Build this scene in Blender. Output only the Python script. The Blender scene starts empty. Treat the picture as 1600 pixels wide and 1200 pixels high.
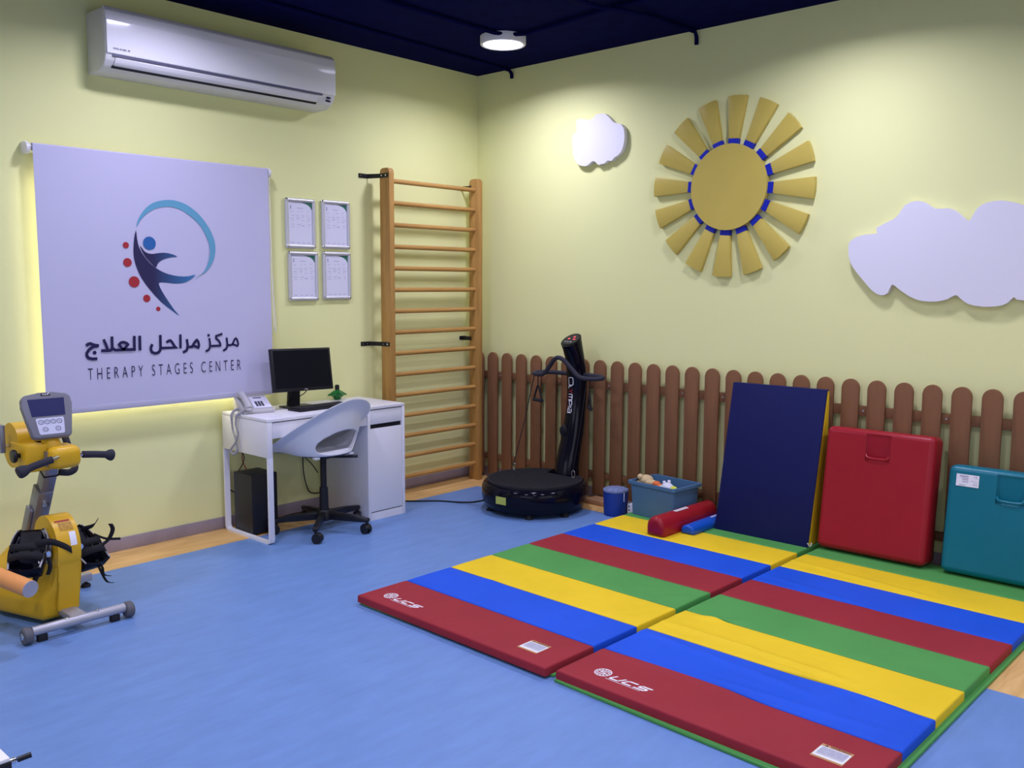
import bpy, bmesh, math, random
from mathutils import Vector, Matrix, Euler

random.seed(7)
PI = math.pi
scene = bpy.context.scene
COL = scene.collection

# ------------------------------------------------------------------ camera
CAM = (-5.19204, -5.09913, 1.54271)
YAW, PITCH, ROLL, FPX = 0.738225, -0.110666, 0.004209, 1414.34
_f = Vector((math.cos(PITCH) * math.cos(YAW), math.cos(PITCH) * math.sin(YAW), math.sin(PITCH)))
_r0 = Vector((math.sin(YAW), -math.cos(YAW), 0))
_u0 = _r0.cross(_f)
_r = _r0 * math.cos(ROLL) + _u0 * math.sin(ROLL)
_u = _u0 * math.cos(ROLL) - _r0 * math.sin(ROLL)
cd = bpy.data.cameras.new('camera')
cd.sensor_width = 36.0
cd.sensor_fit = 'HORIZONTAL'
cd.lens = FPX / 1600 * 36
cd.clip_start = 0.05
cam = bpy.data.objects.new('camera', cd)
COL.objects.link(cam)
cam.matrix_world = Matrix(((_r.x, _u.x, -_f.x, CAM[0]), (_r.y, _u.y, -_f.y, CAM[1]), (_r.z, _u.z, -_f.z, CAM[2]), (0, 0, 0, 1)))
scene.camera = cam

# ------------------------------------------------------------------ light, exposure
scene.view_settings.view_transform = 'Standard'
scene.view_settings.look = 'None'
scene.view_settings.gamma = 1.0
scene.view_settings.use_curve_mapping = False
scene.view_settings.exposure = 0.0
scene.cycles.use_denoising = True
scene.cycles.max_bounces = 8
scene.cycles.diffuse_bounces = 5
scene.cycles.sample_clamp_indirect = 6.0
wd = bpy.data.worlds.new('world')
scene.world = wd
wd.use_nodes = True
wd.node_tree.nodes['Background'].inputs[0].default_value = (0.80, 0.84, 1.0, 1)
wd.node_tree.nodes['Background'].inputs[1].default_value = 1.9
LAMP_COLOUR = (0.735, 0.725, 1.0)
LAMP_STRENGTH = 6.0
LAMP_POWER = 23.0
LAMP_SPOTS = [(-0.70, -0.92), (-0.80, -3.05), (-2.85, -0.95), (-2.85, -3.05), (-5.0, -0.95), (-5.0, -3.05), (-2.85, -5.2), (-5.0, -5.2), (-0.80, -5.2)]  # only the first is in view; the rest are added for brightness
def area_lamp(name, loc, rot, sx, sy, power, col):
    ld = bpy.data.lights.new(name, 'AREA')
    ld.shape = 'RECTANGLE'; ld.size = sx; ld.size_y = sy; ld.energy = power; ld.color = col
    o = bpy.data.objects.new(name, ld); COL.objects.link(o)
    o.location = loc; o.rotation_euler = rot
    return o
# fill light through two windows added behind the viewer (light portals in their openings)
for loc, rot, sx in (((-7.15, -4.6, 1.65), (PI/2, 0, -PI/2), 4.0), ((-3.6, -7.55, 1.65), (PI/2, 0, 0), 4.0)):
    po = area_lamp('fill_portal', loc, rot, sx, 1.5, 1.0, (1, 1, 1))
    po.data.cycles.is_portal = True
# LED tape tucked behind the roller banner, shining at the wall
GLOW = (1.0, 0.93, 0.62)
area_lamp('glow_light', (-3.325, -0.045, 1.50), (-PI/2, 0, 0), 0.02, 1.20, 1.7, GLOW)
area_lamp('glow_light', (-2.65, -0.045, 0.86), (-PI/2, 0, 0), 1.25, 0.02, 2.2, GLOW)
area_lamp('glow_light', (-2.65, -0.045, 2.215), (-PI/2, 0, 0), 1.25, 0.02, 0.5, GLOW)
area_lamp('glow_light', (-1.965, -0.045, 1.50), (-PI/2, 0, 0), 0.02, 1.20, 0.25, GLOW)

# ------------------------------------------------------------------ materials
def nodes(m):
    m.use_nodes = True
    nt = m.node_tree
    return nt, nt.nodes['Principled BSDF']
def mat(name, col, rough=0.5, metal=0.0, var=0.0, vscale=6.0, bump=0.0, bscale=80.0, coat=0.0, spec=0.32, stretch=None, dist=0.01, trans=0.0):
    m = bpy.data.materials.new(name)
    nt, b = nodes(m)
    b.inputs['Base Color'].default_value = (*col, 1)
    b.inputs['Roughness'].default_value = rough
    b.inputs['Metallic'].default_value = metal
    b.inputs['Coat Weight'].default_value = coat
    b.inputs['Coat Roughness'].default_value = 0.06
    b.inputs['Specular IOR Level'].default_value = spec
    b.inputs['Transmission Weight'].default_value = trans
    tc = nt.nodes.new('ShaderNodeTexCoord')
    vec = tc.outputs['Object']
    if stretch:
        mp = nt.nodes.new('ShaderNodeMapping')
        mp.inputs['Scale'].default_value = stretch
        nt.links.new(vec, mp.inputs['Vector']); vec = mp.outputs['Vector']
    if var:
        n = nt.nodes.new('ShaderNodeTexNoise')
        n.inputs['Scale'].default_value = vscale; n.inputs['Detail'].default_value = 5
        n.inputs['Roughness'].default_value = 0.6
        nt.links.new(vec, n.inputs['Vector'])
        rp = nt.nodes.new('ShaderNodeValToRGB')
        rp.color_ramp.elements[0].position = 0.3; rp.color_ramp.elements[1].position = 0.7
        rp.color_ramp.elements[0].color = (*[max(0, c * (1 - var)) for c in col], 1)
        rp.color_ramp.elements[1].color = (*[min(1, c * (1 + var)) for c in col], 1)
        nt.links.new(n.outputs['Fac'], rp.inputs['Fac'])
        nt.links.new(rp.outputs['Color'], b.inputs['Base Color'])
    if bump:
        n2 = nt.nodes.new('ShaderNodeTexNoise')
        n2.inputs['Scale'].default_value = bscale; n2.inputs['Detail'].default_value = 3
        nt.links.new(vec, n2.inputs['Vector'])
        bp = nt.nodes.new('ShaderNodeBump')
        bp.inputs['Strength'].default_value = bump; bp.inputs['Distance'].default_value = dist
        nt.links.new(n2.outputs['Fac'], bp.inputs['Height'])
        nt.links.new(bp.outputs['Normal'], b.inputs['Normal'])
    return m
def wood(name, c1, c2, rough=0.4, stretch=(1, 1, 1), scale=4.0, coat=0.0):
    m = bpy.data.materials.new(name)
    nt, b = nodes(m)
    b.inputs['Roughness'].default_value = rough
    b.inputs['Coat Weight'].default_value = coat
    b.inputs['Specular IOR Level'].default_value = 0.25
    tc = nt.nodes.new('ShaderNodeTexCoord')
    mp = nt.nodes.new('ShaderNodeMapping'); mp.inputs['Scale'].default_value = stretch
    nt.links.new(tc.outputs['Object'], mp.inputs['Vector'])
    n = nt.nodes.new('ShaderNodeTexNoise')
    n.inputs['Scale'].default_value = scale; n.inputs['Detail'].default_value = 6; n.inputs['Distortion'].default_value = 0.6
    nt.links.new(mp.outputs['Vector'], n.inputs['Vector'])
    rp = nt.nodes.new('ShaderNodeValToRGB')
    rp.color_ramp.elements[0].position = 0.32; rp.color_ramp.elements[1].position = 0.68
    rp.color_ramp.elements[0].color = (*c1, 1); rp.color_ramp.elements[1].color = (*c2, 1)
    nt.links.new(n.outputs['Fac'], rp.inputs['Fac'])
    nt.links.new(rp.outputs['Color'], b.inputs['Base Color'])
    return m
def emit(name, col, strength):
    m = bpy.data.materials.new(name)
    nt, b = nodes(m)
    b.inputs['Base Color'].default_value = (*col, 1)
    b.inputs['Emission Color'].default_value = (*col, 1)
    b.inputs['Emission Strength'].default_value = strength
    return m
def vinyl(name, col):
    # padded vinyl: fine grain plus long shallow wrinkles
    m = mat(name, col, rough=0.55, spec=0.12, var=0.06, vscale=3.0, bump=0.12, bscale=260, dist=0.002)
    nt = m.node_tree; b = nt.nodes['Principled BSDF']
    tc = nt.nodes.new('ShaderNodeTexCoord')
    n = nt.nodes.new('ShaderNodeTexNoise'); n.inputs['Scale'].default_value = 2.6; n.inputs['Detail'].default_value = 2; n.inputs['Distortion'].default_value = 1.2
    nt.links.new(tc.outputs['Object'], n.inputs['Vector'])
    bp = nt.nodes.new('ShaderNodeBump'); bp.inputs['Strength'].default_value = 0.35; bp.inputs['Distance'].default_value = 0.02
    nt.links.new(n.outputs['Fac'], bp.inputs['Height'])
    old = b.inputs['Normal'].links[0].from_node
    nt.links.new(bp.outputs['Normal'], old.inputs['Normal'])
    return m

M_WALL = mat('wall_paint', (0.815, 0.822, 0.382), 0.75, bump=0.12, bscale=140, dist=0.003, spec=0.25)
M_WALLN = mat('wall_paint_plain', (0.78, 0.76, 0.60), 0.8)
M_CEIL = mat('ceiling_paint', (0.004, 0.005, 0.048), 0.9, var=0.15, vscale=8, spec=0.02)
M_BLUEFLOOR = mat('blue_lino', (0.142, 0.258, 0.52), 0.42, var=0.07, vscale=4.5, bump=0.04, bscale=60, stretch=(1.0, 3.2, 1), dist=0.002, spec=0.28)
M_WOODFLOOR = wood('floor_wood_vinyl', (0.60, 0.35, 0.115), (0.76, 0.48, 0.185), 0.5, (1.2, 9, 1), 3.0)
M_SKIRT = mat('skirting_tile', (0.32, 0.27, 0.30), 0.5, var=0.08)
M_BANNER = mat('banner_cloth', (0.54, 0.525, 0.69), 0.75, bump=0.08, bscale=300, dist=0.001)
M_HEM = mat('banner_hem', (0.48, 0.47, 0.60), 0.6)
M_PLAST = mat('white_plastic', (0.76, 0.75, 0.76), 0.35)
M_ACGLOSS = mat('ac_gloss', (0.84, 0.83, 0.86), 0.16, coat=0.6)
M_ACMATT = mat('ac_matt', (0.70, 0.69, 0.67), 0.45)
M_GREYSLOT = mat('grey_slot', (0.10, 0.10, 0.16), 0.5)
M_BLACK = mat('black_plastic', (0.010, 0.010, 0.014), 0.38)
M_BLACKGLOSS = mat('black_gloss', (0.003, 0.003, 0.009), 0.14, spec=0.2)
M_BLACKRUB = mat('black_rubber', (0.014, 0.014, 0.018), 0.75, bump=0.2, bscale=200, dist=0.002)
M_SCREEN = mat('black_screen', (0.003, 0.004, 0.009), 0.3, spec=0.12)
M_CLOTHBLACK = mat('black_webbing', (0.010, 0.010, 0.013), 0.85)
M_NAVYINK = mat('navy_ink', (0.012, 0.008, 0.065), 0.6)
M_LIGHTBLUE = mat('light_blue_ink', (0.12, 0.35, 0.50), 0.6)
M_BLUEINK = mat('blue_ink', (0.02, 0.12, 0.36), 0.6)
M_REDINK = mat('red_ink', (0.38, 0.025, 0.035), 0.6)
M_ALU = mat('aluminium', (0.62, 0.62, 0.66), 0.42, metal=0.55)
M_STEEL = mat('chrome', (0.75, 0.75, 0.78), 0.15, metal=1.0)
M_SILVER = mat('silver_paint', (0.40, 0.40, 0.43), 0.35, metal=0.35)
M_GREYMETAL = mat('grey_painted_metal', (0.26, 0.26, 0.30), 0.32, metal=0.55)
M_PAPER = mat('paper', (0.72, 0.71, 0.82), 0.5)
M_PRINT = mat('grey_print', (0.30, 0.30, 0.42), 0.7)
M_GREENINK = mat('green_ink', (0.03, 0.16, 0.10), 0.6)
M_WOODBAR = wood('beech_wood', (0.38, 0.195, 0.050), (0.50, 0.275, 0.078), 0.5, (9, 9, 0.8), 3.0, 0.15)
M_RUNG = wood('beech_rung', (0.40, 0.205, 0.054), (0.51, 0.28, 0.078), 0.5, (0.8, 9, 9), 3.0, 0.15)
M_FENCE = mat('brown_paint', (0.205, 0.096, 0.044), 0.55, spec=0.15, var=0.12, vscale=5, bump=0.1, bscale=50, stretch=(3, 3, 0.6), dist=0.003)
M_MUSTARD = mat('mustard_paint', (0.55, 0.43, 0.085), 0.38, var=0.03)
M_COBALT = mat('cobalt_paint', (0.005, 0.018, 0.40), 0.45)
M_CLOUD = mat('cloud_white', (0.76, 0.745, 0.80), 0.55)
M_DESK = mat('desk_white', (0.76, 0.75, 0.78), 0.32, coat=0.15)
M_DESKMETAL = mat('desk_white_metal', (0.78, 0.77, 0.80), 0.35)
M_CHAIR = mat('chair_white_shell', (0.72, 0.73, 0.76), 0.36)
M_PHONE = mat('phone_grey', (0.46, 0.45, 0.46), 0.45)
M_PHONEDARK = mat('phone_keys', (0.06, 0.06, 0.09), 0.5)
M_TOWER = mat('tower_black', (0.012, 0.012, 0.013), 0.5)
M_TOWERSIDE = mat('tower_side', (0.030, 0.030, 0.031), 0.5, metal=0.2)
M_MATRED = vinyl('mat_red', (0.30, 0.026, 0.036))
M_MATBLUE = vinyl('mat_blue', (0.014, 0.088, 0.60))
M_MATYELLOW = vinyl('mat_yellow', (0.80, 0.56, 0.022))
M_MATGREEN = vinyl('mat_green', (0.085, 0.31, 0.075))
M_WHITEINK = mat('white_ink', (0.80, 0.79, 0.82), 0.6)
M_LABELTEXT = mat('label_text', (0.42, 0.42, 0.50), 0.7, var=0.3, vscale=260)
M_LABELRIM = mat('label_rim', (0.50, 0.26, 0.10), 0.6)
M_NAVYVINYL = mat('navy_vinyl', (0.009, 0.012, 0.078), 0.5, bump=0.1, bscale=240, dist=0.002, spec=0.12)
M_REDVINYL = mat('red_vinyl', (0.32, 0.010, 0.020), 0.30, var=0.04, bump=0.05, bscale=200, dist=0.002, spec=0.28)
M_TEALVINYL = mat('teal_vinyl', (0.003, 0.150, 0.205), 0.30, var=0.04, bump=0.05, bscale=200, dist=0.002, spec=0.28)
M_BLUEVINYL = mat('blue_vinyl', (0.008, 0.085, 0.48), 0.27, spec=0.3)
M_CRATE = mat('crate_blue', (0.070, 0.165, 0.290), 0.5)
M_BUCKET = mat('bucket_blue', (0.012, 0.045, 0.27), 0.5, bump=0.1, bscale=120)
M_MESHTOP = mat('mesh_top', (0.16, 0.20, 0.36), 0.6, var=0.5, vscale=90)
M_YELLOW = mat('machine_yellow', (0.70, 0.405, 0.014), 0.38, var=0.05)
M_CONSOLE = mat('console_grey', (0.17, 0.17, 0.20), 0.45)
M_CONSOLESCREEN = mat('console_screen', (0.012, 0.016, 0.085), 0.35, spec=0.12)
M_KEYPAD = mat('keypad_silver', (0.55, 0.56, 0.68), 0.4)
M_FOAM = mat('foam_handle', (0.028, 0.028, 0.042), 0.8, bump=0.1, bscale=150)
M_ORANGE = mat('orange_foam', (0.80, 0.33, 0.10), 0.6)
M_CAPGREY = mat('cap_grey', (0.36, 0.36, 0.40), 0.5)
M_GREYRUB = mat('grey_rubber', (0.11, 0.11, 0.12), 0.6)
M_LIMELABEL = mat('lime_label', (0.45, 0.50, 0.10), 0.5)
M_REDLED = emit('red_led', (1.0, 0.10, 0.12), 1.6)
M_WHITELED = emit('white_led', (0.8, 0.8, 0.9), 0.5)
M_CREAM = mat('plush_cream', (0.62, 0.47, 0.25), 0.9, bump=0.3, bscale=120)
M_BROWN = mat('plush_brown', (0.10, 0.05, 0.03), 0.9)
M_ORANGETOY = mat('toy_orange', (0.70, 0.16, 0.04), 0.5)
M_TOYWHITE = mat('toy_white', (0.68, 0.68, 0.76), 0.5)
M_TOYGREY = mat('toy_grey', (0.30, 0.29, 0.36), 0.6)
M_BALL = mat('tennis_yellow', (0.62, 0.66, 0.06), 0.8)
M_GREENTOY = mat('green_gloss', (0.010, 0.16, 0.028), 0.2, coat=0.5)
M_CORDGREY = mat('phone_cord', (0.36, 0.35, 0.39), 0.5)
M_CORDBLACK = mat('cord_black', (0.008, 0.008, 0.010), 0.5)
M_CORDRED = mat('cord_red', (0.30, 0.03, 0.02), 0.5)
M_PLANK = wood('plank_wood', (0.36, 0.19, 0.09), (0.46, 0.26, 0.13), 0.5, (6, 1, 6), 3.0)
M_LAMP = emit('lamp_diffuser', LAMP_COLOUR, LAMP_STRENGTH)
M_TABLEWHITE = mat('table_white', (0.80, 0.79, 0.78), 0.4)
M_TABLEGREY = mat('table_grey', (0.40, 0.37, 0.47), 0.5)
# printed emblem: ink runs from navy to mid blue along its arms
M_EMBLEM = bpy.data.materials.new('emblem_ink')
_nt, _b = nodes(M_EMBLEM)
_tc = _nt.nodes.new('ShaderNodeTexCoord'); _sp = _nt.nodes.new('ShaderNodeSeparateXYZ')
_nt.links.new(_tc.outputs['Generated'], _sp.inputs[0])
_rp = _nt.nodes.new('ShaderNodeValToRGB')
_rp.color_ramp.elements[0].position = 0.3; _rp.color_ramp.elements[0].color = (0.012, 0.008, 0.065, 1)
_rp.color_ramp.elements[1].position = 1.0; _rp.color_ramp.elements[1].color = (0.03, 0.17, 0.40, 1)
_nt.links.new(_sp.outputs[0], _rp.inputs['Fac']); _nt.links.new(_rp.outputs['Color'], _b.inputs['Base Color'])
_b.inputs['Roughness'].default_value = 0.6

# ------------------------------------------------------------------ mesh builder
WORLD = {}
def V(*a): return Vector(a)
def T(x, y, z): return Matrix.Translation((x, y, z))
def RX(a): return Matrix.Rotation(a, 4, 'X')
def RY(a): return Matrix.Rotation(a, 4, 'Y')
def RZ(a): return Matrix.Rotation(a, 4, 'Z')
def frame_to(p0, p1):
    d = (Vector(p1) - Vector(p0)); q = d.to_track_quat('Z', 'Y')
    return Matrix.Translation(p0) @ q.to_matrix().to_4x4(), d.length
class MB:
    """collects shapes, then links them as ONE mesh object"""
    def __init__(s, X=None):
        s.bm = bmesh.new(); s.X = X or Matrix(); s.mi = 0
    def _place(s, vs, X):
        bmesh.ops.transform(s.bm, matrix=X, verts=list(vs))
        for v in vs:
            for f in v.link_faces: f.material_index = s.mi
    def box(s, c, size, bevel=0.0, seg=2, X=None):
        r = bmesh.ops.create_cube(s.bm, size=1.0)
        vs = r['verts']
        bmesh.ops.scale(s.bm, vec=size, verts=vs)
        if bevel:
            es = {e for v in vs for e in v.link_edges}
            rb = bmesh.ops.bevel(s.bm, geom=list(es), offset=bevel, segments=seg, profile=0.5, affect='EDGES')
            vs = list({v for f in rb['faces'] for v in f.verts} | {v for v in vs if v.is_valid})
        s._place(vs, (X or Matrix()) @ Matrix.Translation(c))
        return s
    def span(s, x0, x1, y0, y1, z0, z1, bevel=0.0, seg=2, X=None):
        return s.box(((x0+x1)/2, (y0+y1)/2, (z0+z1)/2), (abs(x1-x0), abs(y1-y0), abs(z1-z0)), bevel, seg, X)
    def cyl(s, p0, p1, r0, r1=None, seg=20, caps=True):
        X, L = frame_to(p0, p1)
        r1 = r0 if r1 is None else r1
        r = bmesh.ops.create_cone(s.bm, cap_ends=caps, cap_tris=False, segments=seg, radius1=r0, radius2=r1, depth=L)
        s._place(r['verts'], X @ T(0, 0, L/2))
        return s
    def lathe(s, prof, seg=24, X=None, cap=True):
        rings = []; allv = []
        for (r, z) in prof:
            ring = [s.bm.verts.new((max(r, 1e-5)*math.cos(2*PI*i/seg), max(r, 1e-5)*math.sin(2*PI*i/seg), z)) for i in range(seg)]
            rings.append(ring); allv += ring
        for a, b in zip(rings, rings[1:]):
            for i in range(seg):
                s.bm.faces.new((a[i], a[(i+1) % seg], b[(i+1) % seg], b[i]))
        if cap:
            if prof[0][0] > 1e-4: s.bm.faces.new(rings[0][::-1])
            if prof[-1][0] > 1e-4: s.bm.faces.new(rings[-1])
        s._place(allv, X or Matrix())
        return s
    def tube(s, pts, r, seg=10, closed=False, smooth=0, caps=True):
        pts = [Vector(p) for p in pts]
        if smooth:
            o = []; n = len(pts)
            rng = range(n) if closed else range(n-1)
            for i in rng:
                a = pts[(i-1) % n] if closed or i > 0 else pts[0]*2-pts[1]
                b = pts[i]; c = pts[(i+1) % n]
                d = pts[(i+2) % n] if closed or i+2 < n else pts[-1]*2-pts[-2]
                for k in range(smooth):
                    t = k/smooth
                    o.append(0.5*((2*b)+(c-a)*t+(2*a-5*b+4*c-d)*t*t+(-a+3*b-3*c+d)*t**3))
            if not closed: o.append(pts[-1])
            pts = o
        n = len(pts); rings = []; prev = None; allv = []
        rad = r if callable(r) else (lambda t: r)
        for i, p in enumerate(pts):
            if closed: d = pts[(i+1) % n]-pts[i-1]
            else: d = pts[min(i+1, n-1)]-pts[max(i-1, 0)]
            d.normalize()
            if prev is None:
                a = Vector((0, 0, 1)) if abs(d.z) < 0.9 else Vector((1, 0, 0))
                x = d.cross(a).normalized()
            else:
                x = (prev - d*prev.dot(d)).normalized()
            prev = x; y = d.cross(x)
            rr = rad(i/max(1, n-1))
            ring = [s.bm.verts.new(p+(x*math.cos(2*PI*k/seg)+y*math.sin(2*PI*k/seg))*rr) for k in range(seg)]
            rings.append(ring); allv += ring
        prs = list(zip(rings, rings[1:])) + ([(rings[-1], rings[0])] if closed else [])
        for a, b in prs:
            for k in range(seg):
                s.bm.faces.new((a[k], a[(k+1) % seg], b[(k+1) % seg], b[k]))
        if not closed and caps:
            s.bm.faces.new(rings[0][::-1]); s.bm.faces.new(rings[-1])
        s._place(allv, Matrix())
        return s
    def prism(s, poly, z0, z1, X=None, bevel=0.0, seg=2, rim=False):
        """polygon in local xy, extruded z0..z1"""
        b = [s.bm.verts.new((p[0], p[1], z0)) for p in poly]
        t = [s.bm.verts.new((p[0], p[1], z1)) for p in poly]
        n = len(poly)
        fs = [s.bm.faces.new(b[::-1]), s.bm.faces.new(t)]
        for i in range(n): fs.append(s.bm.faces.new((b[i], b[(i+1) % n], t[(i+1) % n], t[i])))
        vs = b + t
        if bevel:
            es = {e for f in fs[:2] for e in f.edges} if rim else {e for v in vs for e in v.link_edges}
            rb = bmesh.ops.bevel(s.bm, geom=list(es), offset=bevel, segments=seg, profile=0.5, affect='EDGES', clamp_overlap=True)
            vs = list({v for f in rb['faces'] for v in f.verts} | {v for v in vs if v.is_valid})
        s._place(vs, X or Matrix())
        return s
    def flat(s, poly, X=None):
        b = [s.bm.verts.new((p[0], p[1], 0)) for p in poly]
        f = s.bm.faces.new(b); f.normal_update()
        r = bmesh.ops.triangulate(s.bm, faces=[f])
        s._place(b, X or Matrix())
        return s
    def ribbon(s, pts, w, X=None, closed=False):
        P = [Vector((p[0], p[1])) for p in pts]; n = len(P); L = []; R = []
        for i in range(n):
            d0 = (P[i]-P[i-1]).normalized() if (i > 0 or closed) else None
            d1 = (P[(i+1) % n]-P[i]).normalized() if (i < n-1 or closed) else None
            if d0 is None: d0 = d1
            if d1 is None: d1 = d0
            t = (d0+d1); t = t.normalized() if t.length > 1e-6 else d1
            nrm = Vector((-t.y, t.x)); c = max(0.45, abs(nrm.dot(Vector((-d1.y, d1.x)))))
            o = nrm*(w/2/c)
            L.append(s.bm.verts.new((P[i].x+o.x, P[i].y+o.y, 0))); R.append(s.bm.verts.new((P[i].x-o.x, P[i].y-o.y, 0)))
        m = n if closed else n-1
        for i in range(m):
            j = (i+1) % n
            s.bm.faces.new((R[i], R[j], L[j], L[i]))
        s._place(L+R, X or Matrix())
        return s
    def disc(s, c, r, X=None, seg=24, ry=None):
        return s.flat([(c[0]+r*math.cos(2*PI*i/seg), c[1]+(ry or r)*math.sin(2*PI*i/seg)) for i in range(seg)], X)
    def ball(s, c, rad, X=None, u=20, v=12):
        r = bmesh.ops.create_uvsphere(s.bm, u_segments=u, v_segments=v, radius=1.0)
        if not hasattr(rad, '__len__'): rad = (rad,)*3
        s._place(r['verts'], (X or Matrix()) @ Matrix.Translation(c) @ Matrix.Diagonal((*rad, 1)))
        return s
    def build(s, name, m, parent=None, angle=35, smooth=True, flip=True):
        W = WORLD[parent.as_pointer()] if parent else Matrix()
        if flip: bmesh.ops.recalc_face_normals(s.bm, faces=s.bm.faces[:])
        bmesh.ops.transform(s.bm, matrix=W.inverted() @ s.X, verts=s.bm.verts[:])
        me = bpy.data.meshes.new(name)
        s.bm.to_mesh(me); s.bm.free()
        for mm in (m if isinstance(m, (list, tuple)) else [m]): me.materials.append(mm)
        if smooth:
            me.shade_smooth()
            me.set_sharp_from_angle(angle=math.radians(angle))
        o = bpy.data.objects.new(name, me)
        COL.objects.link(o)
        if parent: o.parent = parent
        WORLD[o.as_pointer()] = W
        return o
def tag(o, label, cat, group=None):
    o['label'] = label; o['category'] = cat
    if group: o['group'] = group
    return o
def thing(name, label, cat, loc=(0, 0, 0), rotz=0.0, group=None):
    o = bpy.data.objects.new(name, None)
    o.empty_display_size = 0.1
    COL.objects.link(o)
    o.location = loc; o.rotation_euler = (0, 0, rotz)
    WORLD[o.as_pointer()] = T(*loc) @ RZ(rotz)
    return tag(o, label, cat, group)
def struct(o):
    o['kind'] = 'structure'
    return o
def kids(o): return [c for c in bpy.data.objects if c.parent == o]
def copy_tree(o, parent=None):
    ch = kids(o)
    c = o.copy(); COL.objects.link(c)
    if parent: c.parent = parent
    for k in ch: copy_tree(k, c)
    return c
def text_bm(body, size=1.0, font_scale=(1, 1), spacing=1.0, bold=0.0, shear=0.0):
    cu = bpy.data.curves.new('lettering', 'FONT')
    cu.body = body; cu.size = 1.0; cu.space_character = spacing; cu.offset = bold; cu.shear = shear
    cu.resolution_u = 6
    o = bpy.data.objects.new('lettering', cu); COL.objects.link(o)
    dg = bpy.context.evaluated_depsgraph_get()
    me = bpy.data.meshes.new_from_object(o.evaluated_get(dg))
    bpy.data.objects.remove(o); bpy.data.curves.remove(cu)
    pts = [v.co.copy() for v in me.vertices]
    x0 = min(p.x for p in pts); x1 = max(p.x for p in pts); y0 = min(p.y for p in pts); y1 = max(p.y for p in pts)
    return me, (x0, x1, y0, y1)
def add_text(mb, body, w, h, X, bold=0.0, spacing=1.0, shear=0.0, warp=None):
    """fit lettering into a w x h box whose lower left corner is the local origin"""
    me, (x0, x1, y0, y1) = text_bm(body, spacing=spacing, bold=bold, shear=shear)
    n0 = len(mb.bm.verts)
    mb.bm.from_mesh(me); bpy.data.meshes.remove(me)
    mb.bm.verts.ensure_lookup_table()
    vs = mb.bm.verts[n0:]
    for v in vs:
        v.co = Vector(((v.co.x-x0)/(x1-x0)*w, (v.co.y-y0)/(y1-y0)*h, 0))
        if warp: v.co = warp(v.co)
    mb._place(vs, X)
    return mb
WALL_L = RX(PI/2)                                         # local xy -> a print on the left wall (facing -y)
WALL_R = Matrix(((0, 0, -1, 0), (-1, 0, 0, 0), (0, 1, 0, 0), (0, 0, 0, 1)))   # a print on the right wall (facing -x)
FLAT = Matrix(((0, 1, 0, 0), (-1, 0, 0, 0), (0, 0, 1, 0), (0, 0, 0, 1)))     # a print lying flat, read from the front

# traced outlines, metres on their own wall plane
ARABIC=[(0.0127,[(-2.2568,1.1592),(-2.2395,1.1606),(-2.2315,1.1714),(-2.2193,1.1934),(-2.2114,1.1991),(-2.203,1.1909),(-2.197,1.1681),(-2.1963,1.1612),(-2.2024,1.1511),(-2.2337,1.1646)]),(0.0131,[(-2.2745,1.206),(-2.2706,1.1715),(-2.2722,1.151),(-2.2803,1.1359),(-2.2957,1.129),(-2.3004,1.128)]),(0.0127,[(-2.271,1.1592),(-2.2386,1.1606)]),(0.0134,[(-2.3016,1.2307),(-2.3437,1.2182),(-2.3447,1.2046),(-2.3256,1.1877),(-2.3177,1.1703),(-2.3176,1.1592),(-2.384,1.1598)]),(0.0131,[(-2.3893,1.2073),(-2.3852,1.1768),(-2.387,1.1532),(-2.3958,1.1367),(-2.4107,1.1304),(-2.4159,1.1293)]),(0.0155,[(-2.5232,1.1605),(-2.5015,1.1613),(-2.4912,1.1789),(-2.476,1.1963),(-2.4698,1.1994),(-2.4616,1.1889),(-2.4575,1.1682),(-2.4628,1.1548),(-2.4916,1.1664)]),(0.0155,[(-2.5339,1.2078),(-2.5299,1.1739),(-2.5318,1.156),(-2.5384,1.1406),(-2.5566,1.1321),(-2.5614,1.1314)]),(0.0155,[(-2.5733,1.2374),(-2.5755,1.1548)]),(0.0151,[(-2.6611,1.1933),(-2.6468,1.2026),(-2.6363,1.2044),(-2.6262,1.194),(-2.6131,1.1711),(-2.604,1.1618),(-2.69,1.1627)]),(0.016,[(-2.6961,1.2388),(-2.6975,1.1642),(-2.7021,1.1468),(-2.7139,1.1365),(-2.7322,1.1342),(-2.75,1.1428),(-2.7561,1.1584),(-2.7531,1.1757),(-2.7447,1.1873)]),(0.016,[(-2.8181,1.2393),(-2.8194,1.1562)]),(0.016,[(-2.8497,1.2395),(-2.8515,1.1632),(-2.9101,1.1641)]),(0.0155,[(-2.9037,1.1633),(-2.9227,1.1711),(-2.9378,1.1942),(-2.9277,1.2043),(-2.9126,1.2068),(-2.8977,1.2019),(-2.8883,1.1929),(-2.9009,1.1764),(-2.9166,1.1644),(-2.9636,1.1647)]),(0.016,[(-2.976,1.2413),(-2.9767,1.1781),(-2.9825,1.1667),(-2.9932,1.1641),(-3.0391,1.1654)]),(0.0155,[(-3.0228,1.2275),(-3.0106,1.1965),(-3.0024,1.1698)]),(0.0155,[(-2.9615,1.1642),(-2.9767,1.1781)]),(0.0164,[(-3.1187,1.1965),(-3.1071,1.2052),(-3.0958,1.2072),(-3.0727,1.1974),(-3.0492,1.1938)]),(0.0164,[(-3.0513,1.1932),(-3.0813,1.1895),(-3.1045,1.174),(-3.1165,1.156),(-3.1172,1.1415),(-3.1086,1.1286),(-3.0885,1.1232),(-3.0613,1.1227)])]
ARABIC_DOTS=[(-2.3931,1.2247,0.0085),(-3.074,1.1564,0.0106)]
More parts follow.
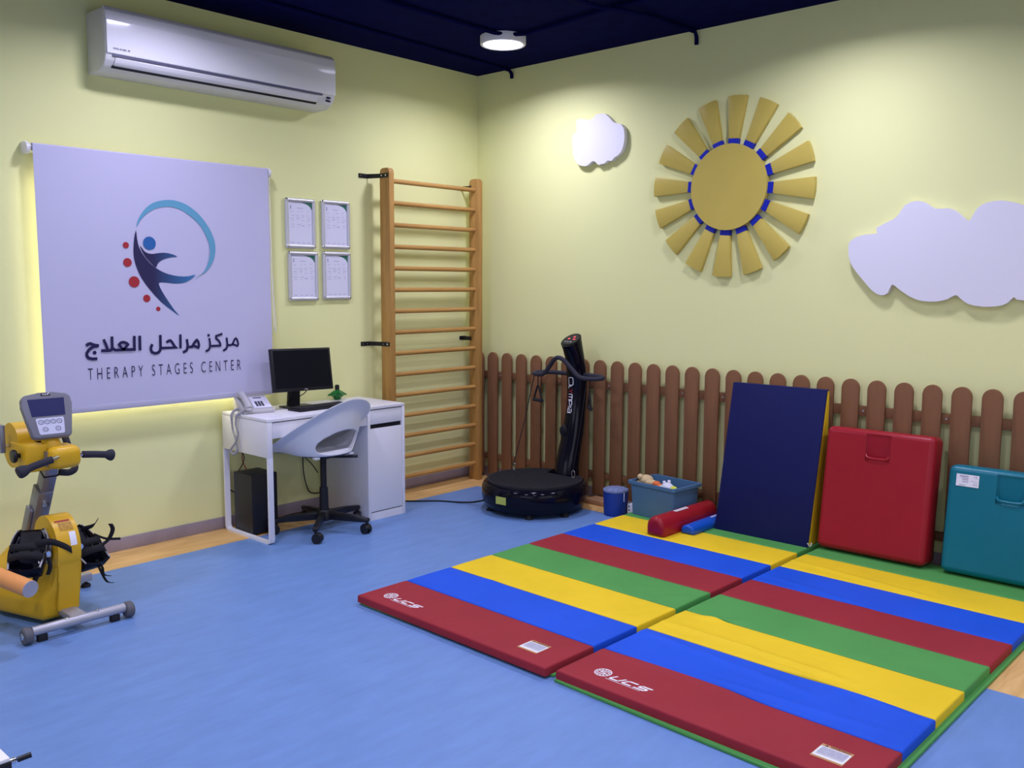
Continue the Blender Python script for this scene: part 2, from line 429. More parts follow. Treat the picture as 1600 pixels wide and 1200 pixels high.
EMBLEM={'swoosh':[(-2.8106,1.847),(-2.8107,1.8542),(-2.8066,1.8707),(-2.7997,1.8888),(-2.7898,1.9069),(-2.7772,1.9264),(-2.7635,1.9441),(-2.7494,1.9589),(-2.7342,1.9718),(-2.7184,1.9826),(-2.7018,1.9911),(-2.6845,1.9975),(-2.6672,2.0027),(-2.6501,2.0068),(-2.633,2.0095),(-2.6158,2.0111),(-2.5991,2.0117),(-2.5823,2.0112),(-2.5641,2.0086),(-2.5434,2.004),(-2.5212,1.9973),(-2.499,1.9879),(-2.4767,1.9752),(-2.4544,1.9597),(-2.4335,1.9427),(-2.4144,1.9241),(-2.3968,1.9039),(-2.381,1.8832),(-2.3671,1.862),(-2.355,1.8403),(-2.3452,1.8188),(-2.3377,1.7978),(-2.3324,1.7771),(-2.3299,1.7562),(-2.3304,1.7348),(-2.3337,1.7133),(-2.3392,1.6925),(-2.3472,1.6722),(-2.3574,1.6526),(-2.3691,1.6348),(-2.3819,1.6193),(-2.3961,1.6055),(-2.4121,1.5931),(-2.434,1.5806),(-2.4577,1.5694),(-2.4713,1.5631),(-2.468,1.5634),(-2.4547,1.5685),(-2.4401,1.5771),(-2.4261,1.5888),(-2.4108,1.6038),(-2.3973,1.6217),(-2.3863,1.6434),(-2.3771,1.6679),(-2.3706,1.6917),(-2.3674,1.7138),(-2.3668,1.7351),(-2.3683,1.7549),(-2.3715,1.7721),(-2.3767,1.7878),(-2.3838,1.8047),(-2.3928,1.8249),(-2.4036,1.8463),(-2.4159,1.8659),(-2.4295,1.882),(-2.4446,1.8961),(-2.4618,1.9101),(-2.4823,1.9253),(-2.5049,1.9403),(-2.5268,1.9525),(-2.547,1.9609),(-2.5664,1.9665),(-2.5851,1.9702),(-2.6025,1.9723),(-2.6192,1.9725),(-2.6366,1.9711),(-2.6556,1.9682),(-2.6753,1.9636),(-2.6943,1.9573),(-2.7123,1.9488),(-2.7297,1.9385),(-2.7456,1.9274),(-2.7599,1.9156),(-2.7728,1.9029),(-2.7843,1.8897),(-2.7954,1.8727),(-2.805,1.8552)],'body':[(-2.8144,1.8309),(-2.8197,1.8159),(-2.8254,1.7873),(-2.83,1.7553),(-2.833,1.7221),(-2.833,1.6945),(-2.8304,1.6688),(-2.8253,1.6439),(-2.8173,1.6186),(-2.8067,1.5913),(-2.7919,1.5621),(-2.7705,1.5297),(-2.7447,1.496),(-2.7153,1.4614),(-2.684,1.4287),(-2.6519,1.4015),(-2.6213,1.3785),(-2.5916,1.3563),(-2.5733,1.3446),(-2.5818,1.3553),(-2.6017,1.3781),(-2.6232,1.4083),(-2.6449,1.4405),(-2.6617,1.4667),(-2.6752,1.4897),(-2.6856,1.5102),(-2.6916,1.5263),(-2.6922,1.5353),(-2.6859,1.5397),(-2.6696,1.5403),(-2.6475,1.5387),(-2.6225,1.536),(-2.5956,1.5339),(-2.5685,1.5345),(-2.5427,1.5378),(-2.5214,1.5446),(-2.5019,1.5548),(-2.4774,1.5722),(-2.4636,1.5863),(-2.4796,1.5835),(-2.5078,1.5766),(-2.5365,1.575),(-2.5677,1.576),(-2.6007,1.5805),(-2.6326,1.5877),(-2.6589,1.5968),(-2.6832,1.6085),(-2.7084,1.6231),(-2.7325,1.6409),(-2.7548,1.6635),(-2.7742,1.688),(-2.7891,1.7111),(-2.8,1.7349),(-2.8064,1.7616),(-2.8101,1.7879),(-2.8122,1.8154)],'arm':[(-2.7952,1.747),(-2.7864,1.7355),(-2.773,1.7179),(-2.7614,1.7091),(-2.7487,1.7036),(-2.7335,1.7013),(-2.7174,1.7015),(-2.7019,1.7041),(-2.6855,1.7072),(-2.6667,1.7091),(-2.6471,1.7094),(-2.6277,1.7072),(-2.6086,1.7031),(-2.5862,1.696),(-2.5732,1.6893),(-2.5865,1.6874),(-2.6092,1.686),(-2.629,1.6817),(-2.6484,1.6759),(-2.6662,1.6685),(-2.6811,1.6601),(-2.6909,1.6509),(-2.6977,1.6416),(-2.7016,1.6305),(-2.7067,1.6245),(-2.7181,1.6327),(-2.7322,1.647),(-2.7475,1.6625),(-2.7622,1.6793),(-2.7734,1.6953),(-2.7825,1.7117),(-2.7915,1.7332)]}
EMBLEM_DOTS=[(-2.7388,1.7608,0.0373),(-2.875,1.7455,0.0174),(-2.8701,1.6503,0.0243),(-2.8364,1.5428,0.0311),(-2.7674,1.4496,0.0211),(-2.7016,1.3886,0.0131)]
CLOUD_SMALL=[(-1.0224,2.6923),(-1.0457,2.6935),(-1.0747,2.6903),(-1.1017,2.6837),(-1.1266,2.6783),(-1.1461,2.6801),(-1.1623,2.6861),(-1.1742,2.6969),(-1.1874,2.707),(-1.2098,2.7099),(-1.2328,2.7095),(-1.2485,2.7088),(-1.2629,2.7047),(-1.2799,2.6948),(-1.2982,2.6802),(-1.3172,2.6588),(-1.3386,2.6384),(-1.3665,2.6295),(-1.3927,2.6226),(-1.409,2.6112),(-1.4199,2.5963),(-1.427,2.5761),(-1.4305,2.5525),(-1.4317,2.526),(-1.4293,2.4983),(-1.4219,2.4703),(-1.411,2.4456),(-1.3977,2.4289),(-1.3824,2.417),(-1.3648,2.409),(-1.3483,2.4023),(-1.3374,2.3924),(-1.3289,2.3843),(-1.321,2.3826),(-1.314,2.3836),(-1.3078,2.3853),(-1.3015,2.3867),(-1.2947,2.3864),(-1.2866,2.384),(-1.2761,2.3768),(-1.2643,2.37),(-1.2516,2.3696),(-1.2391,2.3701),(-1.2291,2.3658),(-1.219,2.3638),(-1.2061,2.3718),(-1.1932,2.382),(-1.1826,2.3893),(-1.1726,2.3938),(-1.1633,2.3937),(-1.1521,2.3895),(-1.1352,2.3787),(-1.1163,2.3683),(-1.0985,2.3655),(-1.0799,2.3673),(-1.0585,2.3728),(-1.0377,2.3829),(-1.0198,2.3989),(-1.0054,2.4182),(-0.9968,2.4384),(-0.9915,2.4603),(-0.9878,2.4846),(-0.9855,2.5097),(-0.983,2.5351),(-0.9821,2.5589),(-0.9839,2.5793),(-0.9895,2.5947),(-1.0028,2.6002),(-1.0158,2.6041),(-1.0202,2.614),(-1.0207,2.6279),(-1.0185,2.6483),(-1.0164,2.6687),(-1.0159,2.6832)]
CLOUD_LARGE=[(-3.0028,1.7497),(-3.0028,1.7696),(-3.0085,1.7856),(-3.0248,1.8009),(-3.0476,1.8132),(-3.0751,1.8209),(-3.1049,1.8257),(-3.1373,1.8264),(-3.1618,1.8295),(-3.157,1.8426),(-3.1567,1.8607),(-3.2004,1.8823),(-3.2489,1.9045),(-3.2693,1.9232),(-3.2814,1.941),(-3.2928,1.9605),(-3.3068,1.9776),(-3.3319,1.9893),(-3.3597,1.9952),(-3.3831,1.9939),(-3.4066,1.9858),(-3.4327,1.9669),(-3.4609,1.9491),(-3.4941,1.9478),(-3.5254,1.9491),(-3.5466,1.9434),(-3.5643,1.9338),(-3.5837,1.9183),(-3.6007,1.9022),(-3.6117,1.8906),(-3.6205,1.8829),(-3.6292,1.8777),(-3.6392,1.882),(-3.6532,1.9084),(-3.6699,1.9384),(-3.6883,1.9549),(-3.711,1.9655),(-3.7422,1.9726),(-3.7765,1.9747),(-3.8104,1.9698),(-3.842,1.9614),(-3.8661,1.9541),(-3.8895,1.9429),(-3.9208,1.9222),(-3.9492,1.8989),(-3.9604,1.8781),(-3.9741,1.86),(-4.0117,1.8502),(-4.0534,1.8381),(-4.0865,1.8129),(-4.1116,1.7803),(-4.1246,1.741),(-4.1275,1.6996),(-4.1192,1.6598),(-4.105,1.6254),(-4.0877,1.6056),(-4.0744,1.588),(-4.0796,1.5606),(-4.0835,1.5316),(-4.0676,1.5037),(-4.0422,1.4807),(-4.0106,1.4687),(-3.9755,1.4638),(-3.9381,1.4652),(-3.9061,1.4691),(-3.891,1.4702),(-3.8826,1.472),(-3.875,1.4797),(-3.8673,1.4835),(-3.8564,1.4711),(-3.8423,1.4551),(-3.8249,1.4452),(-3.8016,1.438),(-3.7676,1.4331),(-3.7292,1.4319),(-3.6896,1.4363),(-3.6541,1.4451),(-3.6313,1.4597),(-3.6148,1.4747),(-3.6022,1.4861),(-3.5897,1.4913),(-3.5721,1.4828),(-3.5512,1.4705),(-3.5282,1.4619),(-3.5001,1.456),(-3.4616,1.454),(-3.4209,1.4568),(-3.3852,1.4668),(-3.3523,1.4815),(-3.3222,1.5004),(-3.2957,1.5195),(-3.2738,1.5381),(-3.2563,1.546),(-3.2452,1.5243),(-3.2343,1.4978),(-3.2168,1.4869),(-3.1961,1.4853),(-3.1733,1.4939),(-3.1486,1.5112),(-3.1227,1.5371),(-3.0954,1.5684),(-3.0649,1.6029),(-3.0375,1.6371),(-3.0201,1.6651),(-3.0092,1.6917),(-3.0039,1.7219)]

# ------------------------------------------------------------------ the room
H = 3.145
XB, YB = -7.2, -7.6
fl = MB()
def quad(mb, pts, mi):
    f = mb.bm.faces.new([mb.bm.verts.new(p) for p in pts]); f.material_index = mi
# blue lino in the middle, wood-look vinyl borders (one floor)
fl.mi = 0
xs_edge = -0.335; yb = -0.325
quad(fl, [(XB, YB, 0), (-1.49, YB, 0), (-1.49, -3.4, 0), (XB, -3.4, 0)], 0)
quad(fl, [(XB, -3.4, 0), (xs_edge, -3.4, 0), (xs_edge, yb, 0), (XB, yb, 0)], 0)
quad(fl, [(-1.49, YB, 0), (0, YB, 0), (0, -3.4, 0), (-1.49, -3.4, 0)], 1)
quad(fl, [(xs_edge, -3.4, 0), (0, -3.4, 0), (0, yb, 0), (xs_edge, yb, 0)], 1)
quad(fl, [(XB, yb, 0), (0, yb, 0), (0, 0, 0), (XB, 0, 0)], 1)
floor = fl.build('floor', [M_BLUEFLOOR, M_WOODFLOOR], smooth=False)
struct(floor)
struct(MB().span(XB, 0.1, 0, 0.1, -0.02, H).build('wall_left', M_WALL))
struct(MB().span(0, 0.1, YB, 0.0, -0.02, H).build('wall_right', M_WALL))
# far walls, each with an opening added to let in fill light
wk = MB()
for (y0, y1, z0, z1) in ((YB, 0.1, -0.02, 0.9), (YB, 0.1, 2.4, H), (YB, -6.6, 0.9, 2.4), (-2.6, 0.1, 0.9, 2.4)): wk.span(XB-0.1, XB, y0, y1, z0, z1)
struct(wk.build('wall_back', M_WALLN, smooth=False))
wk = MB()
for (x0, x1, z0, z1) in ((XB, 0.1, -0.02, 0.9), (XB, 0.1, 2.4, H), (XB, -5.6, 0.9, 2.4), (-1.6, 0.1, 0.9, 2.4)): wk.span(x0, x1, YB-0.1, YB, z0, z1)
struct(wk.build('wall_front', M_WALLN, smooth=False))
w1 = MB()  # frames for the two openings added as fill light
for y in (-6.575, -4.6, -2.625): w1.span(XB-0.07, XB-0.02, y-0.025, y+0.025, 0.9, 2.4)
for z in (0.925, 2.375): w1.span(XB-0.07, XB-0.02, -6.6, -2.6, z-0.025, z+0.025)
struct(w1.build('added_window_1', M_ALU))
w1 = MB()
for x in (-5.575, -3.6, -1.625): w1.span(x-0.025, x+0.025, YB-0.07, YB-0.02, 0.9, 2.4)
for z in (0.925, 2.375): w1.span(-5.6, -1.6, YB-0.07, YB-0.02, z-0.025, z+0.025)
struct(w1.build('added_window_2', M_ALU))
struct(MB().span(XB-0.1, 0.1, YB-0.1, 0.1, H, H+0.1).build('ceiling', M_CEIL))
struct(MB().span(XB, -0.012, -0.012, 0, 0, 0.075, 0.002).build('baseboard_left', M_SKIRT))
struct(MB().span(-0.012, 0, YB, 0, 0, 0.075, 0.002).build('baseboard_right', M_SKIRT))
def conduit(n, pts):
    struct(MB().tube(pts, 0.013, 8).build('trim_%d' % n, M_CEIL))
zc = H-0.016
conduit(1, [(-6.5, -0.62, zc), (-1.5, -0.43, zc), (-0.04, -0.37, zc), (-0.015, -0.37, zc-0.02), (-0.012, -0.37, zc-0.055)])
conduit(2, [(-6.5, -0.96, zc), (-0.86, -0.985, zc), (-0.76, -1.03, zc), (-0.70, -1.13, zc), (-0.79, -1.85, zc), (-0.78, -4.5, zc)])
conduit(3, [(-6.5, -1.75, zc-0.028), (-0.93, -1.87, zc-0.028), (-0.80, -1.93, zc-0.028), (-0.50, -1.93, zc), (-0.03, -1.955, zc), (-0.012, -1.955, zc-0.03), (-0.010, -1.955, zc-0.075)])

# ------------------------------------------------------------------ ceiling lamps
def make_lamp(x, y, label):
    t = thing('ceiling_lamp', label, 'lamp', (x, y, H), group='round ceiling lamps')
    MB(T(x, y, H)).lathe([(0.138, 0), (0.150, 0), (0.150, -0.046), (0.146, -0.052), (0.132, -0.052), (0.130, -0.046)], 48, cap=False).build('rim', M_PLAST, t)
    MB(T(x, y, H)).lathe([(0.0, -0.046), (0.131, -0.046), (0.131, -0.040), (0.0, -0.040)], 48).build('diffuser', M_LAMP, t)
    return t
def lamp_light(x, y):
    ld = bpy.data.lights.new('lamp_light', 'AREA')
    ld.shape = 'DISK'; ld.size = 0.25; ld.energy = LAMP_POWER; ld.color = LAMP_COLOUR; ld.spread = math.radians(156)
    o = bpy.data.objects.new('lamp_light', ld); COL.objects.link(o)
    o.location = (x, y, H-0.056)
for x, y in LAMP_SPOTS: lamp_light(x, y)
lamp0 = make_lamp(*LAMP_SPOTS[0], 'round white lamp glowing on the dark ceiling near the corner')
WHERE = ['unseen round ceiling lamp above the play mats', 'unseen round ceiling lamp above the long banner wall', 'unseen round ceiling lamp above the middle of the floor', 'unseen round ceiling lamp in the far left corner of the ceiling',
         'unseen round ceiling lamp above the left side of the floor', 'unseen round ceiling lamp behind the middle of the room', 'unseen round ceiling lamp above the viewer', 'unseen round ceiling lamp behind the right end of the room']
for (x, y), lb in zip(LAMP_SPOTS[1:], WHERE):  # out-of-view copies, added to light the room
    c = copy_tree(lamp0); c.location = (x, y, H); c['label'] = lb

# ------------------------------------------------------------------ roller banner
bx0, bx1, bz0, bz1, by = -3.338, -1.952, 0.832, 2.245, -0.078
bn = thing('roller_banner', 'pale lavender roller blind printed with a dancing figure emblem and lettering', 'banner', ((bx0+bx1)/2, 0, bz0))
fab = MB()
nx, nz = 28, 24
g = [[fab.bm.verts.new((bx0+(bx1-bx0)*i/nx, by-0.0018*math.sin(i*0.55)*(1-j/nz)-0.0008*math.sin(j*0.5+i*0.2), bz0+0.03+(bz1-bz0-0.03)*j/nz)) for i in range(nx+1)] for j in range(nz+1)]
for j in range(nz):
    for i in range(nx): fab.bm.faces.new((g[j][i], g[j][i+1], g[j+1][i+1], g[j+1][i]))
fabo = fab.build('fabric', M_BANNER, bn, smooth=False)
sm = fabo.modifiers.new('thickness', 'SOLIDIFY'); sm.thickness = 0.0012; sm.offset = 1
MB().span(bx0, bx1, by-0.004, by+0.006, bz0, bz0+0.034, 0.003).build('bottom_bar', M_HEM, bn)
MB().cyl((bx0+0.004, by+0.022, bz1-0.012), (bx1-0.004, by+0.022, bz1-0.012), 0.021, seg=24).build('roller_tube', M_BANNER, bn)
for x, sx in ((bx0-0.022, -1), (bx1+0.012, 1)):
    br = MB()
    br.cyl((x-0.008, by+0.022, bz1-0.02), (x+0.008, by+0.022, bz1-0.02), 0.030, seg=20)
    br.span(x-0.008, x+0.008, by+0.03, 0.0, bz1-0.045, bz1+0.015, 0.003)
    br.cyl((x+0.008, by+0.022, bz1-0.014), (x+0.022, by+0.022, bz1-0.014), 0.012, seg=12)
    br.build('bracket', M_PLAST, bn)
MB().tube([(bx1+0.012, by+0.004, bz1-0.04), (bx1+0.014, by+0.004, 1.6), (bx1+0.02, by+0.004, 1.25), (bx1+0.035, by+0.006, 1.22), (bx1+0.032, by+0.03, 1.6), (bx1+0.012, by+0.038, bz1-0.04)], 0.0022, 6).build('pull_cord', M_PLAST, bn)
PR = T(0, by-0.0042, 0) @ WALL_L
em = MB(PR); em.flat(EMBLEM['body']); em.flat(EMBLEM['arm'])
emo = em.build('emblem_figure', M_EMBLEM, fabo, smooth=False)
MB(PR).flat(EMBLEM['swoosh']).build('emblem_swoosh', M_LIGHTBLUE, fabo, smooth=False)
MB(PR).disc(EMBLEM_DOTS[0][:2], EMBLEM_DOTS[0][2]).build('emblem_head', M_BLUEINK, fabo, smooth=False)
for d in EMBLEM_DOTS[1:]: MB(PR).disc(d[:2], d[2]).build('emblem_dot', M_REDINK, fabo, smooth=False)
ar = MB(PR)
for q_, (w_, pts) in enumerate(ARABIC): ar.ribbon(pts, w_, X=T(0, 0, 0.00012*q_))
for d in ARABIC_DOTS: ar.disc(d[:2], d[2], seg=16)
ar.build('arabic_lettering', M_NAVYINK, fabo, smooth=False)
en = MB(PR)
add_text(en, 'THERAPY STAGES CENTER', 0.932, 0.064, T(-3.115, 1.008, 0) @ RZ(math.radians(-0.35)), spacing=1.75, bold=-0.010)
en.build('english_lettering', M_NAVYINK, fabo, smooth=False)

# ------------------------------------------------------------------ air conditioner
ax0, ax1, az0, az1 = -3.005, -1.535, 2.655, 2.975
ac = thing('air_conditioner', 'long white wall air conditioner above the roller banner', 'air conditioner', ((ax0+ax1)/2, 0, az0))
# profile in (depth from wall, z)
prof = [(0.0, az0+0.0), (0.13, az0), (0.185, az0+0.02), (0.215, az0+0.05), (0.225, az0+0.085), (0.225, az1-0.06), (0.215, az1-0.02), (0.19, az1-0.002), (0.0, az1)]
YZX = Matrix(((0, 0, 1, 0), (-1, 0, 0, 0), (0, 1, 0, 0), (0, 0, 0, 1)))   # local xy = (depth, z), local z = world x
MB(YZX).prism(prof, ax0, ax1, bevel=0.008, seg=3).build('body', M_ACMATT, ac)
panel = [(0.224, az0+0.078), (0.236, az0+0.082), (0.238, az1-0.07), (0.228, az1-0.022), (0.205, az1+0.004), (0.19, az1+0.004), (0.20, az1-0.03)]
fpo = MB(YZX).prism(panel, ax0+0.004, ax1-0.002, bevel=0.004, seg=3).build('front_panel', M_ACGLOSS, ac)
MB().span(ax0+0.035, ax1-0.10, -0.229, -0.18, az0+0.068, az0+0.080).build('air_slot', M_GREYSLOT, ac)
YA = [(0.222, az0+0.066), (0.2275, az0+0.060), (0.218, az0+0.042), (0.200, az0+0.024), (0.193, az0+0.026), (0.205, az0+0.046)]
lo = MB(YZX).prism(YA, ax0+0.05, ax1-0.13, bevel=0.002, seg=1)
lo.build('louver', M_PLAST, ac)
MB(YZX).prism([(0.192, az0+0.030), (0.200, az0+0.0255), (0.186, az0+0.014), (0.176, az0+0.018)], ax0+0.045, ax1-0.125).build('outlet_gap', M_BLACK, ac)
di = MB(T(0, -0.2225, az0+0.055) @ RX(math.radians(-14)))
di.box((ax1-0.050, 0, 0.006), (0.030, 0.006, 0.014), 0.002)
di.ball((ax1-0.058, 0, -0.016), (0.022, 0.004, 0.008))
di.build('indicator', M_NAVYINK, ac)
bg = MB(T(0, -0.2388, 0) @ WALL_L)
for q, w_ in ((0.0, 0.030), (0.034, 0.012), (0.050, 0.020), (0.078, 0.012)): bg.ribbon([(ax0+0.035+q, az0+0.107), (ax0+0.035+q+w_, az0+0.107)], 0.008)
bg.build('badge', M_GREYMETAL, fpo, smooth=False)

# ------------------------------------------------------------------ certificate frames
fx = [(-1.790, 1.767, 2.090), (-1.505, 1.772, 2.090), (-1.775, 1.423, 1.747), (-1.503, 1.428, 1.747)]
fl_lab = ['silver snap frame with a certificate, upper left of the group of four', 'silver snap frame with a certificate, upper right of the group of four',
          'silver snap frame with a certificate, lower left of the group of four', 'silver snap frame with a certificate, lower right of the group of four']
fw, fh = 0.234, 0.322
def make_frame(x, z):
    t = thing('certificate_frame', fl_lab[0], 'picture frame', (x, 0, z), group='framed certificates on the wall')
    X = T(x, 0, z)
    MB(X).span(0.01, fw-0.01, -0.010, -0.001, 0.01, fh-0.01).build('backing_board', M_GREYMETAL, t)
    pa = MB(X).span(0.022, fw-0.022, -0.012, -0.0095, 0.022, fh-0.022).build('certificate', M_PAPER, t)
    gm = MB(X @ T(0, -0.0125, 0) @ WALL_L)
    r = fw-0.024; tt = fh-0.024
    gm.flat([(r, tt), (r-0.095, tt), (r-0.065, tt-0.005), (r-0.035, tt-0.014), (r-0.015, tt-0.028), (r, tt-0.050)][::-1])
    gm.build('green_corner', M_GREENINK, pa, smooth=False)
    pm = MB(X @ T(0, -0.0128, 0) @ WALL_L)
    def bar(cx, cy, w, h=0.0025): pm.flat([(cx-w/2, cy-h/2), (cx+w/2, cy-h/2), (cx+w/2, cy+h/2), (cx-w/2, cy+h/2)])
    rr = random.Random(3)
    bar(0.115, fh-0.062, 0.045)
    for row, z0 in enumerate((0.235, 0.21, 0.196, 0.183, 0.150, 0.142)):
        for cx in (0.055, 0.10, 0.135, 0.18): bar(cx+rr.uniform(-.006, .006), z0+rr.uniform(-.006, .006), rr.uniform(0.010, 0.03), 0.0018)
    for cx in (0.055, 0.10, 0.14, 0.18): bar(cx, 0.036, 0.02)
    pm.disc((0.043, fh-0.052), 0.005); pm.flat([(0.036, fh-0.068), (0.050, fh-0.068), (0.044, fh-0.056)])
    pm.build('print', M_PRINT, pa, smooth=False)
    for (a, b) in (((0.012, 0.012), (fw-0.012, 0.012)), ((0.012, fh-0.012), (fw-0.012, fh-0.012)), ((0.012, 0.012), (0.012, fh-0.012)), ((fw-0.012, 0.012), (fw-0.012, fh-0.012))):
        MB(X).cyl((a[0], -0.010, a[1]), (b[0], -0.010, b[1]), 0.0135, seg=16).build('rail', M_ALU, t)
    for cx in (0.012, fw-0.012):
        for cz in (0.012, fh-0.012):
            MB(X).ball((cx, -0.010, cz), 0.0150, u=12, v=8).build('corner_cap', M_STEEL, t)
    return t
f0 = make_frame(fx[0][0], fx[0][1])
for (x, z, _z), lb in list(zip(fx, fl_lab))[1:]:
    c = copy_tree(f0); c.location = (x, 0, z); c['label'] = lb

# ------------------------------------------------------------------ wall bars
wb = thing('wall_bars', 'tall wooden wall bars ladder in the corner beside the desk', 'wall bars', (-0.60, -0.14, 0))
for (x0, x1) in ((-1.064, -1.018), (-0.183, -0.139)):
    po = MB()
    xm = (x0+x1)/2
    pf = [(-0.190, 0.0), (-0.085, 0.0), (-0.085, 2.30), (-0.092, 2.325), (-0.112, 2.335), (-0.163, 2.335), (-0.183, 2.325), (-0.190, 2.30)]
    po.prism(pf, x0, x1, X=Matrix(((0, 0, 1, 0), (1, 0, 0, 0), (0, 1, 0, 0), (0, 0, 0, 1))), bevel=0.006, seg=2)
    p = po.build('post', M_WOODBAR, wb)
    sc = MB()
    s_ = 1 if x0 < -0.5 else -1
    for z in (2.255, 0.07, 0.10):
        xx = x1 if s_ > 0 else x0
        sc.cyl((xx, -0.118, z), (xx+s_*0.003, -0.118, z), 0.006, seg=8)
    sc.build('screw', M_STEEL, p)
for k in range(15):
    z = 0.133+0.1512*k
    MB().cyl((-1.022, -0.142, z), (-0.178, -0.142, z), 0.0165, seg=18).build('rung', M_RUNG, wb)
for z in (2.283, 1.112):
    b = MB()
    b.span(-1.180, -1.100, -0.004, 0, z-0.015, z+0.015)
    b.prism([(-1.104, 0.0), (-1.096, -0.004), (-1.064, -0.092), (-1.064, -0.180), (-1.0685, -0.180), (-1.0685, -0.091), (-1.106, -0.004)][::-1], z-0.015, z+0.015)
    bo = b.build('bracket', M_BLACK, wb)
    s2 = MB()
    for y in (-0.115, -0.160): s2.cyl((-1.0685, y, z), (-1.072, y, z), 0.006, seg=10)
    for x in (-1.165, -1.125): s2.cyl((x, -0.004, z), (x, -0.008, z), 0.006, seg=10)
    s2.build('bolt', M_STEEL, bo)
for z in (2.27, 1.115):
    b = MB()
    b.span(-0.205, -0.139, -0.004, 0, z-0.015, z+0.015)
    b.span(-0.187, -0.183, -0.11, -0.004, z-0.015, z+0.015)
    b.build('bracket', M_BLACK, wb)

# ------------------------------------------------------------------ wall decorations
def cloud(poly, label):
    t = MB(WALL_R).prism([(-y, z) for y, z in poly], 0.004, 0.040)
    ys = [p[0] for p in poly]; zs = [p[1] for p in poly]
    o = t.build('wall_cloud', M_CLOUD)
    return tag(o, label, 'wall decoration')
cloud(CLOUD_SMALL, 'small white cloud cutout on the wall left of the sun')
cloud(CLOUD_LARGE, 'large white cloud cutout on the wall right of the sun')
sy, sz = -2.228, 2.145
sun = thing('wall_sun', 'mustard wooden sun with sixteen rays on the wall above the fence', 'wall decoration', (0, sy, sz))
SX = T(0, sy, sz) @ WALL_R
N = 64
MB(SX).prism([(0.262*math.cos(2*PI*i/N), 0.265*math.sin(2*PI*i/N)) for i in range(N)], 0.012, 0.050, bevel=0.003, seg=2, rim=True).build('sun_disc', M_MUSTARD, sun, angle=25)
for k in range(16):
    a = math.radians(86-22.5*k)
    R = SX @ RZ(a)
    ro, ri = 0.556, 0.296
    arc = [(ro*math.cos(math.radians(t)), ro*math.sin(math.radians(t))) for t in (-6.6, -3.3, 0, 3.3, 6.6)]
    ra = MB(R).prism([(ri, -0.034)] + arc + [(ri, 0.034)], 0.003, 0.032, bevel=0.003, seg=2).build('ray', M_MUSTARD, sun, angle=25)
    MB(R).prism([(0.255, -0.032), (ri-0.0005, -0.034), (ri-0.0005, 0.034), (0.255, 0.032)], 0.003, 0.033).build('blue_block', M_COBALT, ra)

# ------------------------------------------------------------------ picket fence
fe = thing('picket_fence', 'brown rounded picket fence along the right wall', 'fence', (-0.04, -2.2, 0))
for (z0, z1) in ((0.797, 0.853), (0.150, 0.196)):
    MB().span(-0.042, -0.012, -4.75, -0.06, z0, z1, 0.002).build('rail', M_FENCE, fe)
WP = 0.050
picket = None
for k in range(-1, 31):
    y = -0.2197-0.1494*k
    if picket is None:
        pp = [(-WP, 0.037), (WP, 0.037)] + [(WP*math.cos(math.radians(t)), 0.957+WP*math.sin(math.radians(t))) for t in range(0, 181, 15)]
        picket = MB(T(-0.042, 0, 0) @ WALL_R).prism(pp, 0.0, 0.020, bevel=0.004, seg=2).build('picket', M_FENCE, fe)
        picket.location.y += y
    else:
        c = picket.copy(); COL.objects.link(c); c.location.y = picket.location.y+0.0+(y-(-0.2197+0.1494))
nail = MB()
for k in (0, 4, 7, 11, 13, 14, 17, 19, 22, 25):
    y = -0.2197-0.1494*(k+0.5); nail.cyl((-0.042, y, 0.826), (-0.046, y, 0.826), 0.005, seg=8)
nail.build('screw', M_CAPGREY, fe)
tag(MB().span(-0.205, -0.085, -1.53, -1.265, 0.0, 0.036, 0.004).build('wooden_plank', M_PLANK), 'short brown wooden plank on the floor under the fence beside the blue bucket', 'plank')

# ------------------------------------------------------------------ desk
dx0, dx1, dy0, dy1, dz = -2.303, -1.253, -0.548, -0.048, 0.75
dk = thing('desk', 'white desk with a drawer and a cupboard against the left wall', 'desk', ((dx0+dx1)/2, (dy0+dy1)/2, 0))
MB().span(dx0, dx1, dy0, dy1, dz-0.020, dz, 0.002).build('desktop', M_DESK, dk)
MB().span(dx0, dx0+0.034, dy0, dy1, 0.520, dz-0.021, 0.002).build('side_panel', M_DESK, dk)
# bent metal leg loop under the left end
lg = MB()
yo, yi = (dy0+0.000, dy1-0.000), 0.045
outer = [(dy0, 0.52), (dy0, 0.03), (dy0+0.01, 0.008), (dy0+0.03, 0.0), (dy1-0.03, 0.0), (dy1-0.01, 0.008), (dy1, 0.03), (dy1, 0.52)]
inner = [(dy1-0.014, 0.52), (dy1-0.014, 0.035), (dy1-0.022, 0.020), (dy1-0.035, 0.014), (dy0+0.035, 0.014), (dy0+0.022, 0.020), (dy0+0.014, 0.035), (dy0+0.014, 0.52)]
YZ = Matrix(((0, 0, 1, 0), (1, 0, 0, 0), (0, 1, 0, 0), (0, 0, 0, 1)))
lg.prism(outer+inner, dx0, dx0+0.034, X=YZ)
lg.build('leg_loop', M_DESKMETAL, dk)
cx0 = -1.565
MB().span(dx0+0.034, cx0, dy0+0.012, dy1, 0.630, 0.640).build('drawer_floor', M_DESK, dk)
MB().span(dx0+0.034, cx0, dy1-0.016, dy1, 0.55, dz-0.021).build('back_panel', M_DESK, dk)
MB().span(dx0+0.037, cx0-0.003, dy0+0.004, dy0+0.020, 0.632, dz-0.026, 0.001).build('drawer', M_DESK, dk)
MB().span(cx0, cx0+0.022, dy0, dy1, 0.0, dz-0.021, 0.0015).build('cabinet_side', M_DESK, dk)
MB().span(dx1-0.022, dx1, dy0, dy1, 0.0, dz-0.021, 0.0015).build('cabinet_side', M_DESK, dk)
